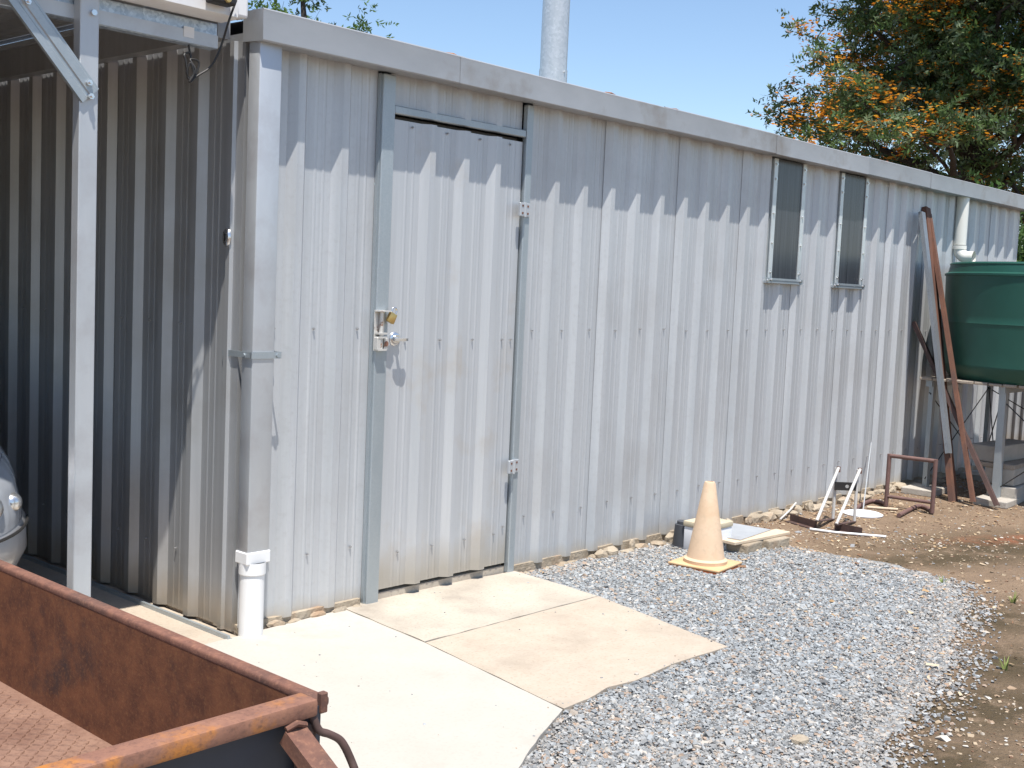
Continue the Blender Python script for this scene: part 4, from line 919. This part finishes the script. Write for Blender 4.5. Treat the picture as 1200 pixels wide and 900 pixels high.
# a few larger loose stones one can pick out
for px, py, s_, lab in ((938, 868, .035, 'largest tan stone lying loose on the gravel by the dirt'), (746, 790, .011, 'dark pebble on the tan concrete near its gravel edge')):
    g = gp(px, py, GZ + .018 if px > 800 else 0); tag(obj('loose_stone', rock((s_, s_ * .7, s_ * .5), px), 'footing' if px > 800 else 'block'), lab, 'stone').location = g
def tuft(px, py, n, h, label):
    c = gp(px, py); V = []; Fc = []; cols = []
    for k in range(n):
        a = RNG.uniform(0, 6.28); ln = h * RNG.uniform(.5, 1.1); lean = RNG.uniform(.3, 1.0); d = np.array((math.cos(a), math.sin(a))); s = np.array((-d[1], d[0])) * .004
        prev = None
        for j in range(4):
            t = j / 3; q = np.array([c.x, c.y]) + d * (ln * lean * t ** 1.4 + .01); z = GZ + ln * (t - .45 * lean * t * t); w = s * (1.15 - t)
            V += [(*(q - w), z), (*(q + w), z)]
            if j: m_ = len(V); Fc.append((m_ - 4, m_ - 3, m_ - 1, m_ - 2)); cols.append(np.array((.20, .24, .07)) * RNG.uniform(.8, 1.3))
    return tag(quad_mesh('grass_tuft', np.array(V), np.array(Fc), np.array(cols), 'grass'), label, 'grass')
tuft(1187, 706, 12, .08, 'small green grass tuft on dark mossy dirt nearer the tank'); tuft(1178, 785, 9, .07, 'small green grass tuft on bare dirt farther from the tank'); tuft(1104, 684, 6, .05, 'tiny green sprout at the far gravel edge')

# ------------------------------------------------------------------ trees
def grow(bm, p, d, L, r, lev, tips, maxlev, spread, rnd, drop=0.0):
    n = 5; pts = [p]; rad = [r]; q = p.copy(); dd = d.normalized()
    for i in range(n):
        dd = (dd + Vector((rnd.uniform(-1, 1), rnd.uniform(-1, 1), rnd.uniform(-.6, .8) - drop)) * .16).normalized(); q = q + dd * (L / n); pts.append(q.copy()); rad.append(r * (1 - .55 * (i + 1) / n))
    tube(bm, pts, r, 8 if lev < 2 else 5, False, rad)
    if lev >= maxlev: tips += pts[1:]; return
    for k in range(rnd.randint(3, 4) + (2 if lev == 0 else 0)):
        i = rnd.randint(2, n); a = rnd.uniform(0, 6.28); side_ = Vector((math.cos(a), math.sin(a), rnd.uniform(-.15, .5)))
        grow(bm, pts[i], (dd * (1 - spread) + side_ * spread), L * rnd.uniform(.55, .78), rad[i] * .62, lev + 1, tips, maxlev, spread, rnd, drop)
    if lev >= maxlev - 1: tips += pts[2:]
def sprays(centres, size, per, leaf, pal, droop=.25):
    """fern-like sprays: leaflets on both sides of short curved stems"""
    n = len(centres); C0 = np.asarray(centres); az = RNG.uniform(0, 6.28, n); el = RNG.uniform(-.5, .7, n)
    D = np.stack([np.cos(az) * np.cos(el), np.sin(az) * np.cos(el), np.sin(el)], 1); Ls = size * RNG.uniform(.6, 1.3, n); V = []; cols = []
    shade = RNG.uniform(.6, 1.35, n); pc = np.array(pal)[RNG.choice(len(pal), n)]
    for k in range(per):
        t = (k // 2 + .6) / (per / 2); sgn = 1 if k % 2 else -1
        B = C0 + D * (Ls * t)[:, None]; B[:, 2] -= droop * Ls * t * t
        s = np.cross(D, RNG.normal(size=(n, 3))); s /= np.linalg.norm(s, axis=1)[:, None] + 1e-9
        out = s * sgn * .75 + D * .6 + RNG.normal(size=(n, 3)) * .18; out /= np.linalg.norm(out, axis=1)[:, None]; w = np.cross(out, RNG.normal(size=(n, 3))); w /= np.linalg.norm(w, axis=1)[:, None] + 1e-9
        ll = (leaf * RNG.uniform(.7, 1.3, n))[:, None]; ww = ll * .17
        V.append(np.stack([B, B + out * ll * .45 + w * ww, B + out * ll, B + out * ll * .5 - w * ww], 1)); cols.append(pc * (shade * RNG.uniform(.85, 1.15, n))[:, None])
    V = np.concatenate(V).reshape(-1, 3); cols = np.concatenate(cols); return V, np.arange(len(V)).reshape(-1, 4), cols
def tree(name, label, base, height, maxlev, spread, lean, r0, seed, spray, flowers=None, first=.45, reach=.40, bough=None):
    t = thing(name, label, 'tree', base); rnd = random.Random(seed); bm = new(); tips = []
    trunk_top = base + Vector((lean[0], lean[1], height * first))
    tube(bm, [base + (trunk_top - base) * k / 5 + Vector((rnd.uniform(-.08, .08), rnd.uniform(-.08, .08), 0)) * (0 < k < 5) for k in range(6)], r0, 12, True, [r0 * (1.15 - .45 * k / 5) for k in range(6)])
    obj('trunk', bm, 'bark', t, 60); bm = new()
    for k in range(bough or 9):
        a = k * 2.4 + rnd.uniform(-.3, .3); f = .35 + .65 * k / (bough or 9); p = base.lerp(trunk_top, f)
        grow(bm, p, Vector((math.cos(a) * 1.0, math.sin(a) * 1.0, .25 + .9 * f * rnd.uniform(.3, 1.0))), height * reach * (1 - .12 * f), r0 * .38, 1, tips, maxlev, spread, rnd)
    grow(bm, trunk_top, Vector((0, 0, 1)), height * reach * .9, r0 * .6, 1, tips, maxlev, spread, rnd)
    obj('limbs', bm, 'bark', t, 60)
    tp = np.array([v[:] for v in tips]); idx = RNG.integers(0, len(tp), spray['n'])
    C0 = tp[idx] + RNG.normal(size=(spray['n'], 3)) * spray['jit']; V, Fc, cols = sprays(C0, spray['size'], spray['per'], spray['leaf'], spray['pal'], spray.get('droop', .25))
    stuff(quad_mesh('crown', V, Fc, cols, 'leaf', t))
    if flowers:
        dist = np.hypot(tp[:, 0] - base.x, tp[:, 1] - base.y); wgt = .5 + dist / dist.max(); idx = RNG.choice(len(tp), flowers['n'], p=wgt / wgt.sum()); c = tp[idx] + RNG.normal(size=(len(idx), 3)) * np.array((.17, .17, .12)); c[:, 2] += .06
        # toothbrush blossom: clusters of flattish combs lying on top of the sprays
        c = np.repeat(c, 4, 0) + RNG.normal(size=(len(c) * 4, 3)) * np.array((.17, .17, .09)); m_ = flowers['per']; cen = np.repeat(c, m_, 0) + RNG.normal(size=(len(c) * m_, 3)) * np.array((.11, .11, .045)); k = len(cen); a = RNG.uniform(0, 6.28, k)
        d = np.stack([np.cos(a), np.sin(a), RNG.uniform(-.2, .35, k)], 1); w = np.stack([-np.sin(a), np.cos(a), RNG.uniform(-.8, .8, k)], 1); ll = RNG.uniform(.025, .065, k)[:, None]; ww = ll * RNG.uniform(.3, .5, k)[:, None]
        V = np.stack([cen - d * ll, cen + w * ww, cen + d * ll, cen - w * ww], 1).reshape(-1, 3)
        cols = np.array([(.70, .30, .025), (.78, .38, .04), (.60, .21, .02)])[RNG.choice(3, k)] * RNG.uniform(.75, 1.15, (k, 1)); stuff(quad_mesh('blossom', V, np.arange(4 * k).reshape(-1, 4), cols, 'leaf', t))
    return t
tb = dp(1132, 330, 21.5); tb.z = GZ
tree('silky_oak_tree', 'big dark green tree covered in orange blossom behind the shed', tb, 11.5, 3, .62, (.2, .1), .24, 5,
     dict(n=14500, jit=.12, size=.32, per=14, leaf=.105, pal=[(.085, .15, .045), (.115, .185, .07), (.065, .115, .04), (.17, .23, .125)]), dict(n=950, per=10), .62, .235, bough=26)
tb2 = dp(338, 300, 13.0); tb2.z = GZ
tree('green_tree', 'small fresh green tree with its top just over the shed roof', tb2, 5.0, 3, .55, (.1, 0), .08, 9,
     dict(n=1900, jit=.10, size=.13, per=10, leaf=.06, pal=[(.09, .16, .03), (.12, .20, .045), (.06, .11, .025)]), None, .78, .16)
sb = Vector((11.6, .9, GZ))
tree('bushy_tree', 'low bushy green tree beyond the corrugated fence', sb, 3.3, 2, .6, (0, 0), .10, 21,
     dict(n=3500, jit=.22, size=.22, per=10, leaf=.09, pal=[(.07, .13, .03), (.10, .17, .045), (.05, .09, .025)]), None, .4)
